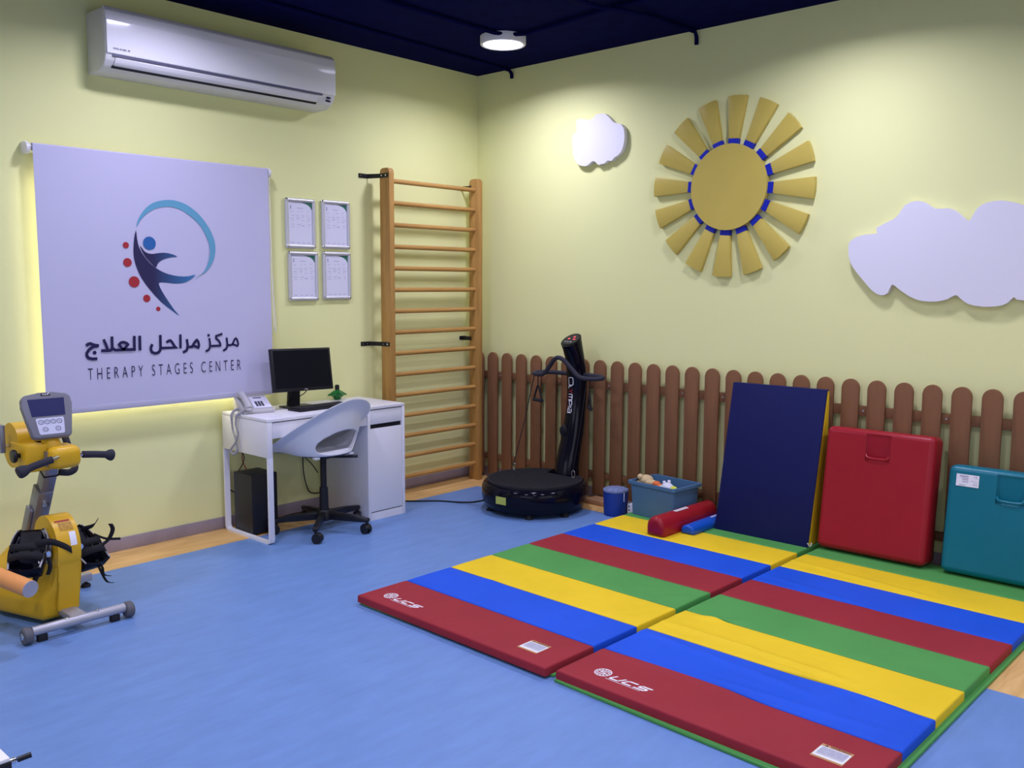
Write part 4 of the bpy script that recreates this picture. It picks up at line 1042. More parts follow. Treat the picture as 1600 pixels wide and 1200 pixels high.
def warning_label(X, parent):
    o = MB(X).prism([(0, 0), (0.106, 0), (0.106, 0.097), (0, 0.097)], 0.0, 0.0008).build('warning_label', M_LABELRIM, parent, smooth=False)
    MB(X @ T(0, 0, 0.0009)).flat([(0.002, 0.010), (0.104, 0.010), (0.104, 0.082), (0.002, 0.082)]).build('label_paper', M_WHITEINK, o, smooth=False)
    MB(X @ T(0, 0, 0.0012)).flat([(0.008, 0.030), (0.098, 0.030), (0.098, 0.078), (0.008, 0.078)]).build('fine_print', M_LABELTEXT, o, smooth=False)
    t_ = MB(X @ T(0, 0, 0.0012)); t_.flat([(0.008, 0.024), (0.098, 0.024), (0.098, 0.026), (0.008, 0.026)]); t_.flat([(0.012, 0.084), (0.024, 0.084), (0.018, 0.095)])
    add_text(t_, 'WARNING', 0.066, 0.0105, T(0.030, 0.0845, 0), bold=0.02)
    t_.build('warning_text', M_BLACK, o, smooth=False)
def make_mat(o, w, label, creases, under):
    t = thing('folding_mat', label, 'exercise mat', (o.x, o.y, 0), MA, 'striped folding mats')
    X = T(o.x, o.y, 0) @ RZ(MA)
    u = MB(X); u.prism([(-under[0]*1.6, -w-under[1]), (8*PW+0.004, -w-under[1]), (8*PW+0.004, under[2]), (-under[0]*0.3, under[2])], 0.0, 0.0125, bevel=0.004)
    u.build('backing', M_MATGREEN, t)
    pan = []
    for i, (nm, m) in enumerate(SEQ):
        p = mat_panel(X, i*PW+0.0011, w, 0.0495, creases, 'panel', m, t)
        p['label'] = nm + ' panel'
        pan.append(p)
    return t, X, pan
o1 = Vector((-2.567, -1.7101, 0)); o2 = o1+E1*(1.2047+0.0405)+E2*0.0174
cr1 = [(-1.62, -2.80, -1.50, -2.90, 0.0065, 0.02), (-2.1, -1.75, -1.95, -2.1, 0.002, 0.03)]
cr2 = [(-2.30, -3.02, -2.28, -3.62, 0.0075, 0.020), (-2.02, -3.0, -2.10, -3.75, 0.0080, 0.022), (-1.86, -3.02, -1.90, -3.80, 0.0080, 0.020), (-1.72, -3.02, -1.62, -3.25, 0.0065, 0.02),
       (-0.95, -3.05, -1.05, -3.55, 0.0065, 0.022), (-0.62, -3.02, -0.72, -3.75, 0.0065, 0.022), (-2.24, -3.4, -2.20, -4.1, 0.0060, 0.02), (-1.95, -3.55, -2.02, -4.15, 0.0060, 0.018)]
m1, X1, p1 = make_mat(o1, 1.2047, 'striped folding mat on the left with the box and foam rollers on its far end', cr1, (-0.024, 0.010, -0.010))
m2, X2, p2 = make_mat(o2, 1.21, 'striped folding mat on the right under the red and teal cushions', cr2, (0.018, 0.022, 0.006))
ZT = 0.0500
ucs_logo(T(-2.468, -1.842, ZT) @ RZ(MA) @ FLAT, p1[0])
ucs_logo(T(-2.470, -3.106, ZT) @ RZ(MA) @ FLAT, p2[0])
warning_label(T(-2.512, -2.694, ZT-0.0002) @ RZ(MA) @ FLAT, p1[0])
warning_label(T(-2.517, -3.958, ZT-0.0002) @ RZ(MA) @ FLAT, p2[0])

# ------------------------------------------------------------------ things leaning on the fence
ZM = 0.0497
nw = thing('wedge_cushion', 'tall navy blue wedge cushion with yellow sides leaning against the fence', 'cushion', (-0.2, -2.66, ZM))
XZ = RX(PI/2)                                             # local xy -> world xz, extrude towards -y
prof = [(-0.328, ZM), (-0.085, ZM), (-0.108, 0.935), (-0.152, 0.935)]
MB(T(0, -2.37, 0) @ XZ).prism(prof, 0.006, 0.590, bevel=0.006).build('yellow_core', M_MATYELLOW, nw)
fr = MB()
n_ = Vector((-(0.935-ZM), 0, (-0.112+0.328))).normalized()
n_ = Vector((-abs(n_.x), 0, abs(n_.z)))
fr.prism([(-0.334, ZM), (-0.322, ZM), (-0.146, 0.935), (-0.118, 0.937), (-0.118, 0.941), (-0.156, 0.941)], 0.0, 0.596, X=T(0, -2.367, 0) @ XZ, bevel=0.003)
fr.build('navy_cover', M_NAVYVINYL, nw)
MB().tube([(-0.331, -2.962, 0.075), (-0.318, -2.966, 0.058), (-0.300, -2.968, 0.056), (-0.290, -2.966, 0.070)], 0.003, 6, smooth=4).build('piping_tail', M_WHITEINK, nw)

def cushion(name, label, m, y0, y1, hgt, thick, xb, ang, parent_x, sticker=False):
    t = thing(name, label, 'cushion', (xb, (y0+y1)/2, ZM))
    X = T(xb, 0, ZM+0.001+(thick-0.034)*math.sin(ang)) @ RY(ang)
    W = abs(y1-y0); ym = (y0+y1)/2
    body = MB(X @ T(thick/2, ym, hgt/2))
    body.box((0, 0, 0), (thick, W, hgt), 0.034, 6)
    o = body.build('cushion_body', m, t, angle=60)
    # carrying pocket pressed into the front near the top edge
    cut = MB(X @ T(-0.002, ym, hgt-0.098) @ RY(math.radians(-7)))
    cut.box((0, 0, 0), (0.034, 0.135, 0.150), 0.006, 3)
    co_ = cut.build('cutter', m, None)
    md = o.modifiers.new('pocket', 'BOOLEAN'); md.object = co_; md.operation = 'DIFFERENCE'; md.solver = 'EXACT'
    bpy.context.view_layer.update()
    dgx = bpy.context.evaluated_depsgraph_get()
    me = bpy.data.meshes.new_from_object(o.evaluated_get(dgx))
    o.modifiers.clear(); old = o.data; o.data = me; bpy.data.meshes.remove(old)
    bpy.data.objects.remove(co_)
    wn = o.modifiers.new('normals', 'WEIGHTED_NORMAL'); wn.keep_sharp = True; wn.weight = 100
    lip = MB(X @ T(0.002, ym, hgt-0.155))
    lip.tube([(0.004, -0.062, 0.020), (-0.004, -0.050, 0.004), (-0.006, 0, 0.0), (-0.004, 0.050, 0.004), (0.004, 0.062, 0.020)], 0.007, 10, smooth=5)
    lip.build('pocket_lip', m, o)
    return t, X, o, hgt
rc = cushion('seat_cushion', 'large glossy red cushion standing on its edge against the fence', M_REDVINYL, -3.002, -3.592, 0.690, 0.150, -0.318, math.radians(7.6), 0)
tc_ = cushion('seat_cushion', 'glossy teal cushion standing on its edge at the right end of the fence', M_TEALVINYL, -3.662, -4.262, 0.560, 0.140, -0.300, math.radians(7), 0)
tX = tc_[1]
st_ = MB(tX @ T(-0.0012, -3.705, 0.455) @ WALL_R)
st_.prism([(0, 0), (0.108, 0), (0.108, 0.062), (0, 0.062)], 0, 0.001)
so_ = st_.build('paper_sticker', M_WHITEINK, tc_[2], smooth=False)
sp_ = MB(tX @ T(-0.0026, -3.705, 0.455) @ WALL_R)
rr = random.Random(2)
x = 0.016
while x < 0.058:
    q = rr.uniform(0.0008, 0.0022); sp_.flat([(x, 0.047), (x+q, 0.047), (x+q, 0.056), (x, 0.056)]); x += q+rr.uniform(0.0006, 0.0014)
for z in (0.042, 0.037, 0.033, 0.026, 0.021): sp_.flat([(0.025+rr.uniform(0, .01), z), (0.058, z), (0.058, z+0.002), (0.025, z+0.002)])
for z, a in ((0.044, 0.088), (0.030, 0.068), (0.022, 0.082), (0.014, 0.078), (0.010, 0.080)): sp_.flat([(a, z), (0.102, z), (0.102, z+0.0015), (a, z+0.0015)])
sp_.flat([(0.015, 0.005), (0.045, 0.005), (0.045, 0.008), (0.015, 0.008)])
sp_.flat([(0.084, 0.050), (0.088, 0.050), (0.088, 0.056), (0.084, 0.056)]); sp_.flat([(0.093, 0.050), (0.098, 0.050), (0.098, 0.056), (0.093, 0.056)])
sp_.build('sticker_print', M_PRINT, so_, smooth=False)

# foam rollers (half-round bolsters)
def bolster(label, m, p0, p1, w, h, r):
    d = Vector((p1[0]-p0[0], p1[1]-p0[1], 0)); L = d.length; a = math.atan2(d.y, d.x)
    t = thing('foam_roller', label, 'foam roller', (p0[0], p0[1], ZM), a)
    X = T(p0[0], p0[1], ZM+0.0008) @ RZ(a)
    pf = [(-w*0.96, 0.0), (w*0.96, 0.0), (w, h*0.05)]+[(w*math.cos(math.radians(q)), h*0.42+h*0.58*math.sin(math.radians(q))) for q in range(0, 181, 9)]+[(-w, h*0.05)]
    lb_ = MB(X @ Matrix(((0, 0, 1, 0), (1, 0, 0, 0), (0, 1, 0, 0), (0, 0, 0, 1))))
    st_ = [0.0, 0.04, 0.15, 0.33, 0.6, 1.0]
    cuts = [(r*q, r*(1-math.sqrt(max(0, 1-(1-q)**2)))) for q in st_]
    cuts = cuts+[(L-x, i_) for x, i_ in cuts[::-1]]
    rg_ = []
    for x, ins in cuts:
        kx, kz = 1-ins/w, 1-2*ins/h
        rg_.append([lb_.bm.verts.new((px*kx, h/2+(pz-h/2)*kz, x)) for px, pz in pf])
    for c0, c1 in zip(rg_, rg_[1:]):
        n = len(c0)
        for i in range(n): lb_.bm.faces.new((c0[i], c0[(i+1) % n], c1[(i+1) % n], c1[i]))
    lb_.bm.faces.new(rg_[0][::-1]); lb_.bm.faces.new(rg_[-1])
    o = lb_.build('roller_body', m, t, angle=60)
    return t, X, o, L
r1 = bolster('large glossy red half-round foam roller lying on the striped mat beside the blue box', M_REDVINYL, (-0.735, -2.190), (-0.115, -2.208), 0.062, 0.118, 0.030)
lm_ = MB(r1[1] @ T(0.20, -0.010, 0.1187) @ RZ(0))
rr = random.Random(11)
for row, (y, hgt) in enumerate(((-0.013, 0.009), (0.001, 0.012))):
    x = 0.0
    while x < 0.135:
        q = rr.uniform(0.006, 0.016)
        lm_.prism([(x, y), (x+q, y), (x+q, y+hgt), (x, y+hgt)], -0.002, 0.0005); x += q+rr.uniform(0.002, 0.006)
lm_.build('faded_print', M_WHITEINK, r1[2])
r2 = bolster('small glossy blue foam roller on the striped mat beside the navy wedge', M_BLUEVINYL, (-0.565, -2.312), (-0.12, -2.312), 0.044, 0.056, 0.016)
lm2 = MB(r2[1] @ T(0.27, -0.004, 0.0564))
x = 0.0
while x < 0.08:
    q = rr.uniform(0.005, 0.012)
    lm2.prism([(x, -0.008), (x+q, -0.008), (x+q, 0.004), (x, 0.004)], -0.002, 0.0005); x += q+0.004
lm2.build('faded_print', M_WHITEINK, r2[2])

# ------------------------------------------------------------------ toy crate and toys
KX_, KY_ = -0.270, -1.960
cr = thing('toy_crate', 'blue plastic box full of toys standing on the far end of the mat', 'box', (KX_, KY_, ZM), math.radians(-6))
CXF = T(KX_, KY_, ZM+0.0005) @ RZ(math.radians(-6))
def crate_shell():
    mb = MB(CXF)
    def ring(hx, hy, z, r=0.02, n=5):
        o = []
        for (sx, sy_, a0) in ((1, 1, 0), (-1, 1, 90), (-1, -1, 180), (1, -1, 270)):
            for k in range(n):
                a = math.radians(a0+90*k/(n-1))
                o.append(mb.bm.verts.new((sx*(hx-r)+r*math.cos(a), sy_*(hy-r)+r*math.sin(a), z)))
        return o
    hx, hy = 0.135, 0.178
    rs = [ring(0.125, 0.168, 0.0), ring(hx, hy, 0.200), ring(hx+0.002, hy+0.002, 0.202), ring(hx+0.014, hy+0.014, 0.203), ring(hx+0.014, hy+0.014, 0.222), ring(hx-0.002, hy-0.002, 0.222), ring(0.121, 0.164, 0.006)]
    for a, b_ in zip(rs, rs[1:]):
        n = len(a)
        for i in range(n): mb.bm.faces.new((a[i], a[(i+1) % n], b_[(i+1) % n], b_[i]))
    mb.bm.faces.new(rs[0][::-1]); mb.bm.faces.new(rs[-1])
    return mb.build('crate_body', M_CRATE, cr)
crate_shell()
def local(x, y, z): return CXF @ Vector((x, y, z))
# crumpled cloth that carries the toys
q = MB(CXF)
NX, NY = 20, 26; gg = []
for i in range(NX+1):
    row = []
    for j in range(NY+1):
        x = -0.098+0.196*i/NX; y = -0.142+0.284*j/NY
        z = 0.155+0.012*math.sin(31*x+9*y)+0.010*math.sin(27*y-14*x)
        row.append(q.bm.verts.new((x, y, z)))
    gg.append(row)
low_ = [[q.bm.verts.new((v.co.x*0.96, v.co.y*0.97, 0.012)) for v in row] for row in gg]
for i in range(NX):
    for j in range(NY):
        q.bm.faces.new((gg[i][j], gg[i+1][j], gg[i+1][j+1], gg[i][j+1]))
        q.bm.faces.new((low_[i][j], low_[i][j+1], low_[i+1][j+1], low_[i+1][j]))
for i in range(NX):
    for j, s2 in ((0, 0), (NY, 1)):
        f_ = (gg[i][j], low_[i][j], low_[i+1][j], gg[i+1][j]); q.bm.faces.new(f_ if s2 == 0 else f_[::-1])
for j in range(NY):
    for i, s2 in ((0, 1), (NX, 0)):
        f_ = (gg[i][j], low_[i][j], low_[i][j+1], gg[i][j+1]); q.bm.faces.new(f_ if s2 == 0 else f_[::-1])
qo = q.build('cloth', M_NAVYVINYL)
tag(qo, 'dark navy cloth bunched inside the blue toy box', 'cloth')
dog = thing('plush_toy', 'cream plush toy lying at the left end of the blue toy box', 'toy', tuple(local(-0.045, 0.115, 0.16)))
d = MB(T(*local(-0.045, 0.115, 0.16)))
d.ball((0, 0, 0.060), (0.045, 0.050, 0.035)); d.ball((-0.02, -0.050, 0.052), (0.028, 0.050, 0.022)); d.ball((0.01, 0.02, 0.03), (0.05, 0.055, 0.035)); d.ball((-0.03, 0.025, 0.082), (0.020, 0.022, 0.020))
d.build('plush_body', M_CREAM, dog)
MB(T(*local(-0.045, 0.115, 0.16))).ball((-0.005, 0.045, 0.075), (0.03, 0.012, 0.026)).build('ear', M_BROWN, dog)
ot = thing('plastic_toy', 'orange and cream toy in the middle of the blue toy box', 'toy', tuple(local(-0.07, 0.0, 0.16)))
LO = T(*local(-0.070, -0.002, 0.16))
MB(LO).ball((0, 0.01, 0.055), (0.024, 0.028, 0.020)).ball((0, -0.010, 0.035), (0.026, 0.028, 0.028)).build('orange_body', M_ORANGETOY, ot)
MB(LO).ball((0.0, -0.034, 0.030), (0.02, 0.018, 0.03)).build('cream_belly', M_CREAM, ot)
wt = thing('piggy_toy', 'white round animal toy near the right end of the blue toy box', 'toy', tuple(local(-0.075, -0.085, 0.16)))
LW = T(*local(-0.075, -0.085, 0.155))
wb_ = MB(LW); wb_.ball((0, 0, 0.045), (0.036, 0.046, 0.040)); wb_.ball((-0.012, 0.038, 0.046), (0.018, 0.020, 0.016))
wb_.ball((0.0, 0.026, 0.080), (0.010, 0.012, 0.014)); wb_.ball((0.018, 0.002, 0.086), (0.010, 0.012, 0.014)); wb_.ball((0, -0.052, 0.035), (0.02, 0.02, 0.028))
wb_.build('white_body', M_TOYWHITE, wt)
MB(LW).ball((-0.034, 0.014, 0.045), (0.006, 0.009, 0.009)).ball((-0.03, 0.040, 0.052), (0.006, 0.005, 0.005)).build('spot', M_TOYGREY, wt)
tag(MB(T(*local(-0.080, -0.138, 0.203))).ball((0, 0, 0), 0.024).build('ball', M_BALL), 'yellow ball at the right end of the blue toy box', 'ball')

# bucket
bk = thing('fabric_bucket', 'round blue fabric bucket with a mesh lid beside the toy box', 'bucket', (-0.312, -1.610, 0))
BX = T(-0.312, -1.605, 0) @ Matrix.Diagonal((1.06, 1.06, 1.02, 1))
MB(BX).lathe([(0.0, 0.0), (0.070, 0.0), (0.074, 0.006), (0.076, 0.08), (0.079, 0.165), (0.077, 0.168), (0.0, 0.168)], 40).build('bucket_body', M_BUCKET, bk)
MB(BX).lathe([(0.0795, 0.158), (0.082, 0.164), (0.080, 0.172), (0.055, 0.182), (0.0, 0.187)], 40).build('mesh_lid', M_MESHTOP, bk)
zp = MB(BX @ RZ(math.radians(-108)))
for q_ in range(6): zp.box((0.0805, 0.006, 0.155-q_*0.010), (0.004, 0.006, 0.008), 0.001, 1)
zp.build('zip_pull', M_WHITEINK, bk)
# dotted white die
die = thing('spotted_block', 'white block with black dots between the blue bucket and the toy box', 'toy block', (-0.25, -1.722, 0))
DX = T(-0.258, -1.716, 0) @ RZ(0.10)
MB(DX).box((0, 0, 0.044), (0.072, 0.060, 0.088), 0.006, 3).build('block_body', M_WHITEINK, die)
dd = MB(DX)
for y in (-0.016, 0.016):
    for z in (0.020, 0.044, 0.068): dd.cyl((-0.0355, y, z), (-0.0366, y, z), 0.0055, seg=12)
for x in (-0.018, 0.018):
    for z in (0.020, 0.068): dd.cyl((x, -0.0295, z), (x, -0.0306, z), 0.0055, seg=12)
dd.build('dots', M_BLACK, die)

# ------------------------------------------------------------------ therapy bike (pedal trainer)
BXC = -3.605
bi = thing('therapy_bike', 'yellow and black pedal therapy machine with grey console beside the left wall', 'exercise machine', (BXC, -0.75, 0))
# front bar with wheels
fb = MB()
fb.cyl((BXC-0.205, -1.066, 0.050), (BXC+0.195, -1.066, 0.050), 0.021, seg=24)
fbo = fb.build('front_bar', M_SILVER, bi)
for x, s_ in ((BXC-0.225, -1), (BXC+0.215, 1)):
    w = MB(T(x, -1.066, 0.0375) @ RY(PI/2))
    w.lathe([(0.030, -0.019), (0.0355, -0.014), (0.0372, 0.0), (0.0355, 0.014), (0.030, 0.019)], 28)
    wo = w.build('wheel', M_GREYRUB, bi)
    MB(T(x, -1.066, 0.0375) @ RY(PI/2)).lathe([(0.0, -0.021), (0.013, -0.021), (0.015, -0.0185), (0.0, -0.0185)] if s_ < 0 else [(0.0, 0.0185), (0.015, 0.0185), (0.013, 0.021), (0.0, 0.021)], 16).build('wheel_cap', M_STEEL, wo)
for x in (BXC-0.165, BXC+0.150):
    MB().span(x-0.020, x+0.020, -1.080, -1.052, 0.0, 0.030, 0.003).build('rubber_pad', M_BLACKRUB, bi)
for x in (BXC-0.062, BXC+0.072):
    MB().ball((x, -1.070, 0.071), (0.008, 0.008, 0.005), u=12, v=8).build('bolt', M_STEEL, fbo)
MB().span(BXC-0.035, BXC+0.035, -1.064, -0.80, 0.034, 0.068, 0.008).build('stem_beam', M_SILVER, bi)
# rear bar and levellers
MB().span(BXC-0.20, BXC+0.285, -0.515, -0.475, 0.030, 0.070, 0.004).build('rear_bar', M_SILVER, bi)
for x in (BXC-0.18, BXC+0.258):
    MB(T(x, -0.495, 0)).lathe([(0.022, 0.0), (0.024, 0.004), (0.020, 0.016), (0.008, 0.018), (0.008, 0.034)], 16).build('leveller', M_BLACKRUB, bi)
# moulded base: loft of octagons narrowing upward
bb = MB()
def octo(xa, xb, xf, yf, ym, yb, z, x0=BXC):
    return [bb.bm.verts.new(p) for p in ((x0-xf, yf, z), (x0+xf, yf, z), (x0+xb, ym, z), (x0+xb*0.9, yb, z), (x0-xa*0.9, yb, z), (x0-xa, ym, z))]
XF = BXC-0.028
rg = [octo(0.155, 0.12, 0.068, -0.895, -0.62, -0.32, 0.022, XF), octo(0.163, 0.125, 0.074, -0.91, -0.62, -0.31, 0.040, XF), octo(0.163, 0.12, 0.074, -0.92, -0.62, -0.31, 0.110, XF), octo(0.150, 0.10, 0.062, -0.94, -0.64, -0.32, 0.165, BXC-0.012), octo(0.10, 0.075, 0.056, -0.95, -0.70, -0.36, 0.215), octo(0.06, 0.056, 0.054, -0.955, -0.72, -0.40, 0.27)]
for a, b_ in zip(rg, rg[1:]):
    for i in range(6): bb.bm.faces.new((a[i], a[(i+1) % 6], b_[(i+1) % 6], b_[i]))
bb.bm.faces.new(rg[0][::-1]); bb.bm.faces.new(rg[-1])
es = [e for e in bb.bm.edges]
bmesh.ops.bevel(bb.bm, geom=es, offset=0.012, segments=3, profile=0.5, affect='EDGES', clamp_overlap=True)
bb.build('base_housing', M_YELLOW, bi, angle=40)
# drive disc housing
CYc, CZc, RC = -0.835, 0.345, 0.140
pf = [(CYc+RC*math.cos(math.radians(t)), CZc+RC*math.sin(math.radians(t))) for t in range(-30, 211, 5)]
side = [(y, z) for y, z in pf]
side = side+[(-0.955, 0.20), (-0.930, 0.060), (-0.715, 0.060), (-0.715, 0.22)]
# order: start right (y large) going over the top to the front (y small), then down the front and back
dh = MB(Matrix(((0, 0, 1, 0), (1, 0, 0, 0), (0, 1, 0, 0), (0, 0, 0, 1))))
dh.prism(side, BXC-0.046, BXC+0.054, bevel=0.012, seg=4, rim=True)
dho = dh.build('drive_housing', M_YELLOW, bi, angle=40)
for s_ in (-1, 1):
    MB(T(BXC+s_*0.052, CYc, CZc) @ RY(s_*PI/2)).lathe([(0.0, 0.004), (0.075, 0.004), (0.080, 0.0)], 36).build('side_cap', M_CAPGREY, dho)
def rim_pt(t, r=RC+0.0012): return (CYc+r*math.cos(math.radians(t)), CZc+r*math.sin(math.radians(t)))
def rim_patch(name, m, t0, t1, x0, x1, par):
    mb = MB(); vv = []
    n = 6
    for i in range(n+1):
        y, z = rim_pt(t0+(t1-t0)*i/n)
        vv.append((mb.bm.verts.new((x0, y, z)), mb.bm.verts.new((x1, y, z))))
    for i in range(n): mb.bm.faces.new((vv[i][0], vv[i][1], vv[i+1][1], vv[i+1][0]))
    return mb.build(name, m, par)
M_AMBERLABEL = mat('amber_label', (0.42, 0.22, 0.015), 0.5, var=0.4, vscale=160)
rim_patch('caution_strip', M_REDINK, 118, 122, BXC-0.030, BXC+0.034, dho)
rim_patch('caution_label', M_AMBERLABEL, 124, 142, BXC-0.022, BXC+0.036, dho)
rim_patch('serial_label', M_WHITEINK, 146, 172, BXC+0.010, BXC+0.038, dho)
# telescopic column
p0, p1 = Vector((BXC+0.025, -0.43, 0.22)), Vector((BXC+0.040, -0.735, 0.715))
def beam(a, b_, w, h, bev, name, m, parent, ox=0):
    d = (b_-a); L = d.length
    X = Matrix.Translation(a) @ RX(math.atan2(-d.y, d.z))
    mb = MB(X); mb.span(-w/2+ox, w/2+ox, -h/2, h/2, 0, L, bev); return mb.build(name, m, parent), X, L
lowc, LX, LL = beam(p0, p0.lerp(p1, 0.72), 0.070, 0.078, 0.008, 'outer_column', M_GREYMETAL, bi)
inc, IX, IL = beam(p0.lerp(p1, 0.45), p1, 0.060, 0.064, 0.006, 'inner_column', M_GREYMETAL, bi)
MB(IX).span(-0.033, 0.033, -0.035, 0.035, IL-0.070, IL-0.064).build('collar', M_BLACKRUB, inc)
MB(LX).cyl((0.0, -0.039, LL-0.06), (0.0, -0.055, LL-0.06), 0.014, seg=14).build('bolt', M_STEEL, lowc)
MB(LX).span(-0.009, 0.009, -0.0405, -0.038, 0.13, 0.24, 0.004).build('slot', M_BLACK, lowc)
MB(LX).span(-0.053, -0.035, -0.026, 0.026, 0.0, LL-0.12, 0.004).build('side_rail', M_GREYMETAL, lowc)
# head
hd = MB()
hd.box((BXC+0.058, -0.785, 0.742), (0.140, 0.150, 0.104), 0.034, 5)
hd.box((BXC-0.035, -0.69, 0.745), (0.115, 0.20, 0.125), 0.012, 3)
hd.cyl((BXC-0.085, -0.585, 0.785), (BXC+0.020, -0.585, 0.785), 0.105, seg=40)
hd.box((BXC+0.02, -0.66, 0.770), (0.12, 0.20, 0.075), 0.02, 3)
hd.cyl((BXC+0.028, -0.765, 0.78), (BXC+0.022, -0.750, 0.85), 0.046, 0.030, seg=20)
hdo = hd.build('head_housing', M_YELLOW, bi, angle=40)
MB(T(BXC-0.0125, -0.790, 0.742)).prism([(-0.055, -0.035), (0.03, -0.035), (0.03, 0.035), (-0.055, 0.028)], 0, 0.004, X=Matrix(((0, 0, -1, 0), (-1, 0, 0, 0), (0, 1, 0, 0), (0, 0, 0, 1)))).build('side_plate', M_GREYMETAL, hdo)
kn = MB(T(BXC-0.094, -0.715, 0.755) @ RY(-PI/2))
kn.lathe([(0.010, -0.01), (0.012, 0.012), (0.028, 0.016), (0.032, 0.024), (0.028, 0.034), (0.0, 0.036)], 18)
kn.build('clamp_knob', M_BLACK, bi)
# handles
def handle(pts, rod):
    MB().tube(rod, 0.010, 12).build('handle_rod', M_STEEL, bi)
    MB().tube(pts, lambda t: 0.0165 if t < 0.72 else (0.0165+0.011*math.sin(min(1, (t-0.72)/0.20)*PI/2) if t < 0.96 else 0.022), 16, smooth=8).build('hand_grip', M_FOAM, bi)
handle([(BXC-0.018, -0.884, 0.748), (BXC-0.06, -0.888, 0.740), (BXC-0.11, -0.890, 0.727), (BXC-0.166, -0.890, 0.708)], [(BXC+0.03, -0.845, 0.752), (BXC-0.024, -0.883, 0.749)])
handle([(BXC+0.150, -0.80, 0.738), (BXC+0.20, -0.80, 0.732), (BXC+0.25, -0.80, 0.724), (BXC+0.293, -0.80, 0.715)], [(BXC+0.11, -0.80, 0.740), (BXC+0.156, -0.80, 0.738)])
# arm cranks
ac_ = MB(); ac_.span(BXC-0.135, BXC-0.112, -0.605, -0.565, 0.755, 0.885, 0.004); aco = ac_.build('arm_crank', M_GREYMETAL, bi)
MB().cyl((BXC-0.115, -0.585, 0.785), (BXC-0.08, -0.585, 0.785), 0.009, seg=12).build('crank_axle', M_STEEL, aco)
MB().tube([(BXC-0.132, -0.585, 0.872), (BXC-0.145, -0.585, 0.872), (BXC-0.18, -0.585, 0.872), (BXC-0.25, -0.585, 0.872)], lambda t: 0.026 if t > 0.05 else 0.018, 16).build('crank_grip', M_FOAM, aco)
MB().cyl((BXC+0.02, -0.595, 0.80), (BXC+0.148, -0.595, 0.80), 0.009, seg=12).build('crank_axle', M_STEEL, bi)
MB().tube([(BXC+0.150, -0.585, 0.86), (BXC+0.150, -0.60, 0.81), (BXC+0.155, -0.63, 0.75), (BXC+0.160, -0.665, 0.69), (BXC+0.155, -0.69, 0.655), (BXC+0.125, -0.70, 0.642), (BXC+0.08, -0.70, 0.650)], 0.016, 12, smooth=5).build('arm_crank', M_FOAM, bi)
# console
KC = T(BXC+0.020, -0.775, 0.937) @ RZ(math.radians(-4)) @ RX(math.radians(-24))
KW = WALL_L
shp = [(-0.066, -0.108), (0.066, -0.108), (0.078, -0.098), (0.088, -0.02), (0.098, 0.05), (0.098, 0.082), (0.084, 0.100), (0.03, 0.108), (-0.03, 0.108), (-0.084, 0.100), (-0.098, 0.082), (-0.098, 0.05), (-0.088, -0.02), (-0.078, -0.098)]
shp = [(x*1.09, y) for x, y in shp]
cn = MB(KC @ KW); cn.prism(shp, -0.035, 0.0, bevel=0.012, seg=3)
cno = cn.build('console', M_CONSOLE, bi, angle=40)
MB(KC @ T(0, -0.0006, 0) @ KW).prism([(-0.073, -0.005), (0.069, -0.005), (0.076, 0.078), (-0.080, 0.078)], -0.002, 0.0006).build('display', M_CONSOLESCREEN, cno)
kp = MB(KC @ T(0, -0.0006, 0) @ KW).prism([(-0.049, -0.092), (0.049, -0.092), (0.054, -0.086), (0.060, -0.02), (0.056, -0.014), (-0.056, -0.014), (-0.060, -0.02), (-0.054, -0.086)], -0.002, 0.0008).build('keypad', M_KEYPAD, cno)
ok = MB(KC @ T(0, -0.0022, 0) @ KW)
for (x, y) in ((-0.040, -0.033), (-0.014, -0.033), (0.012, -0.033), (0.038, -0.033), (-0.026, -0.068), (0.028, -0.068)):
    ok.ribbon([(x+0.0105*math.cos(2*PI*i/20), y+0.0095*math.sin(2*PI*i/20)) for i in range(20)], 0.0022, closed=True)
    ok.ribbon([(x-0.004, y), (x+0.004, y)], 0.002)
ok.build('button_rings', M_NAVYINK, kp, smooth=False)
MB(KC @ T(0.0, -0.0006, 0.098) @ KW).prism([(-0.020, -0.006), (0.020, -0.006), (0.020, 0.006), (-0.020, 0.006)], -0.002, 0.0010).build('badge', M_BLACK, cno)
bd = MB(KC @ T(0.0, -0.0022, 0.098) @ KW)
for x in (-0.011, -0.002, 0.007): bd.ribbon([(x-0.002, -0.003), (x+0.001, 0.003), (x+0.004, -0.003)], 0.0018)
bd.ribbon([(0.008, 0.002), (0.018, 0.006)], 0.003)
bd.build('badge_mark', M_WHITEINK, cno, smooth=False)
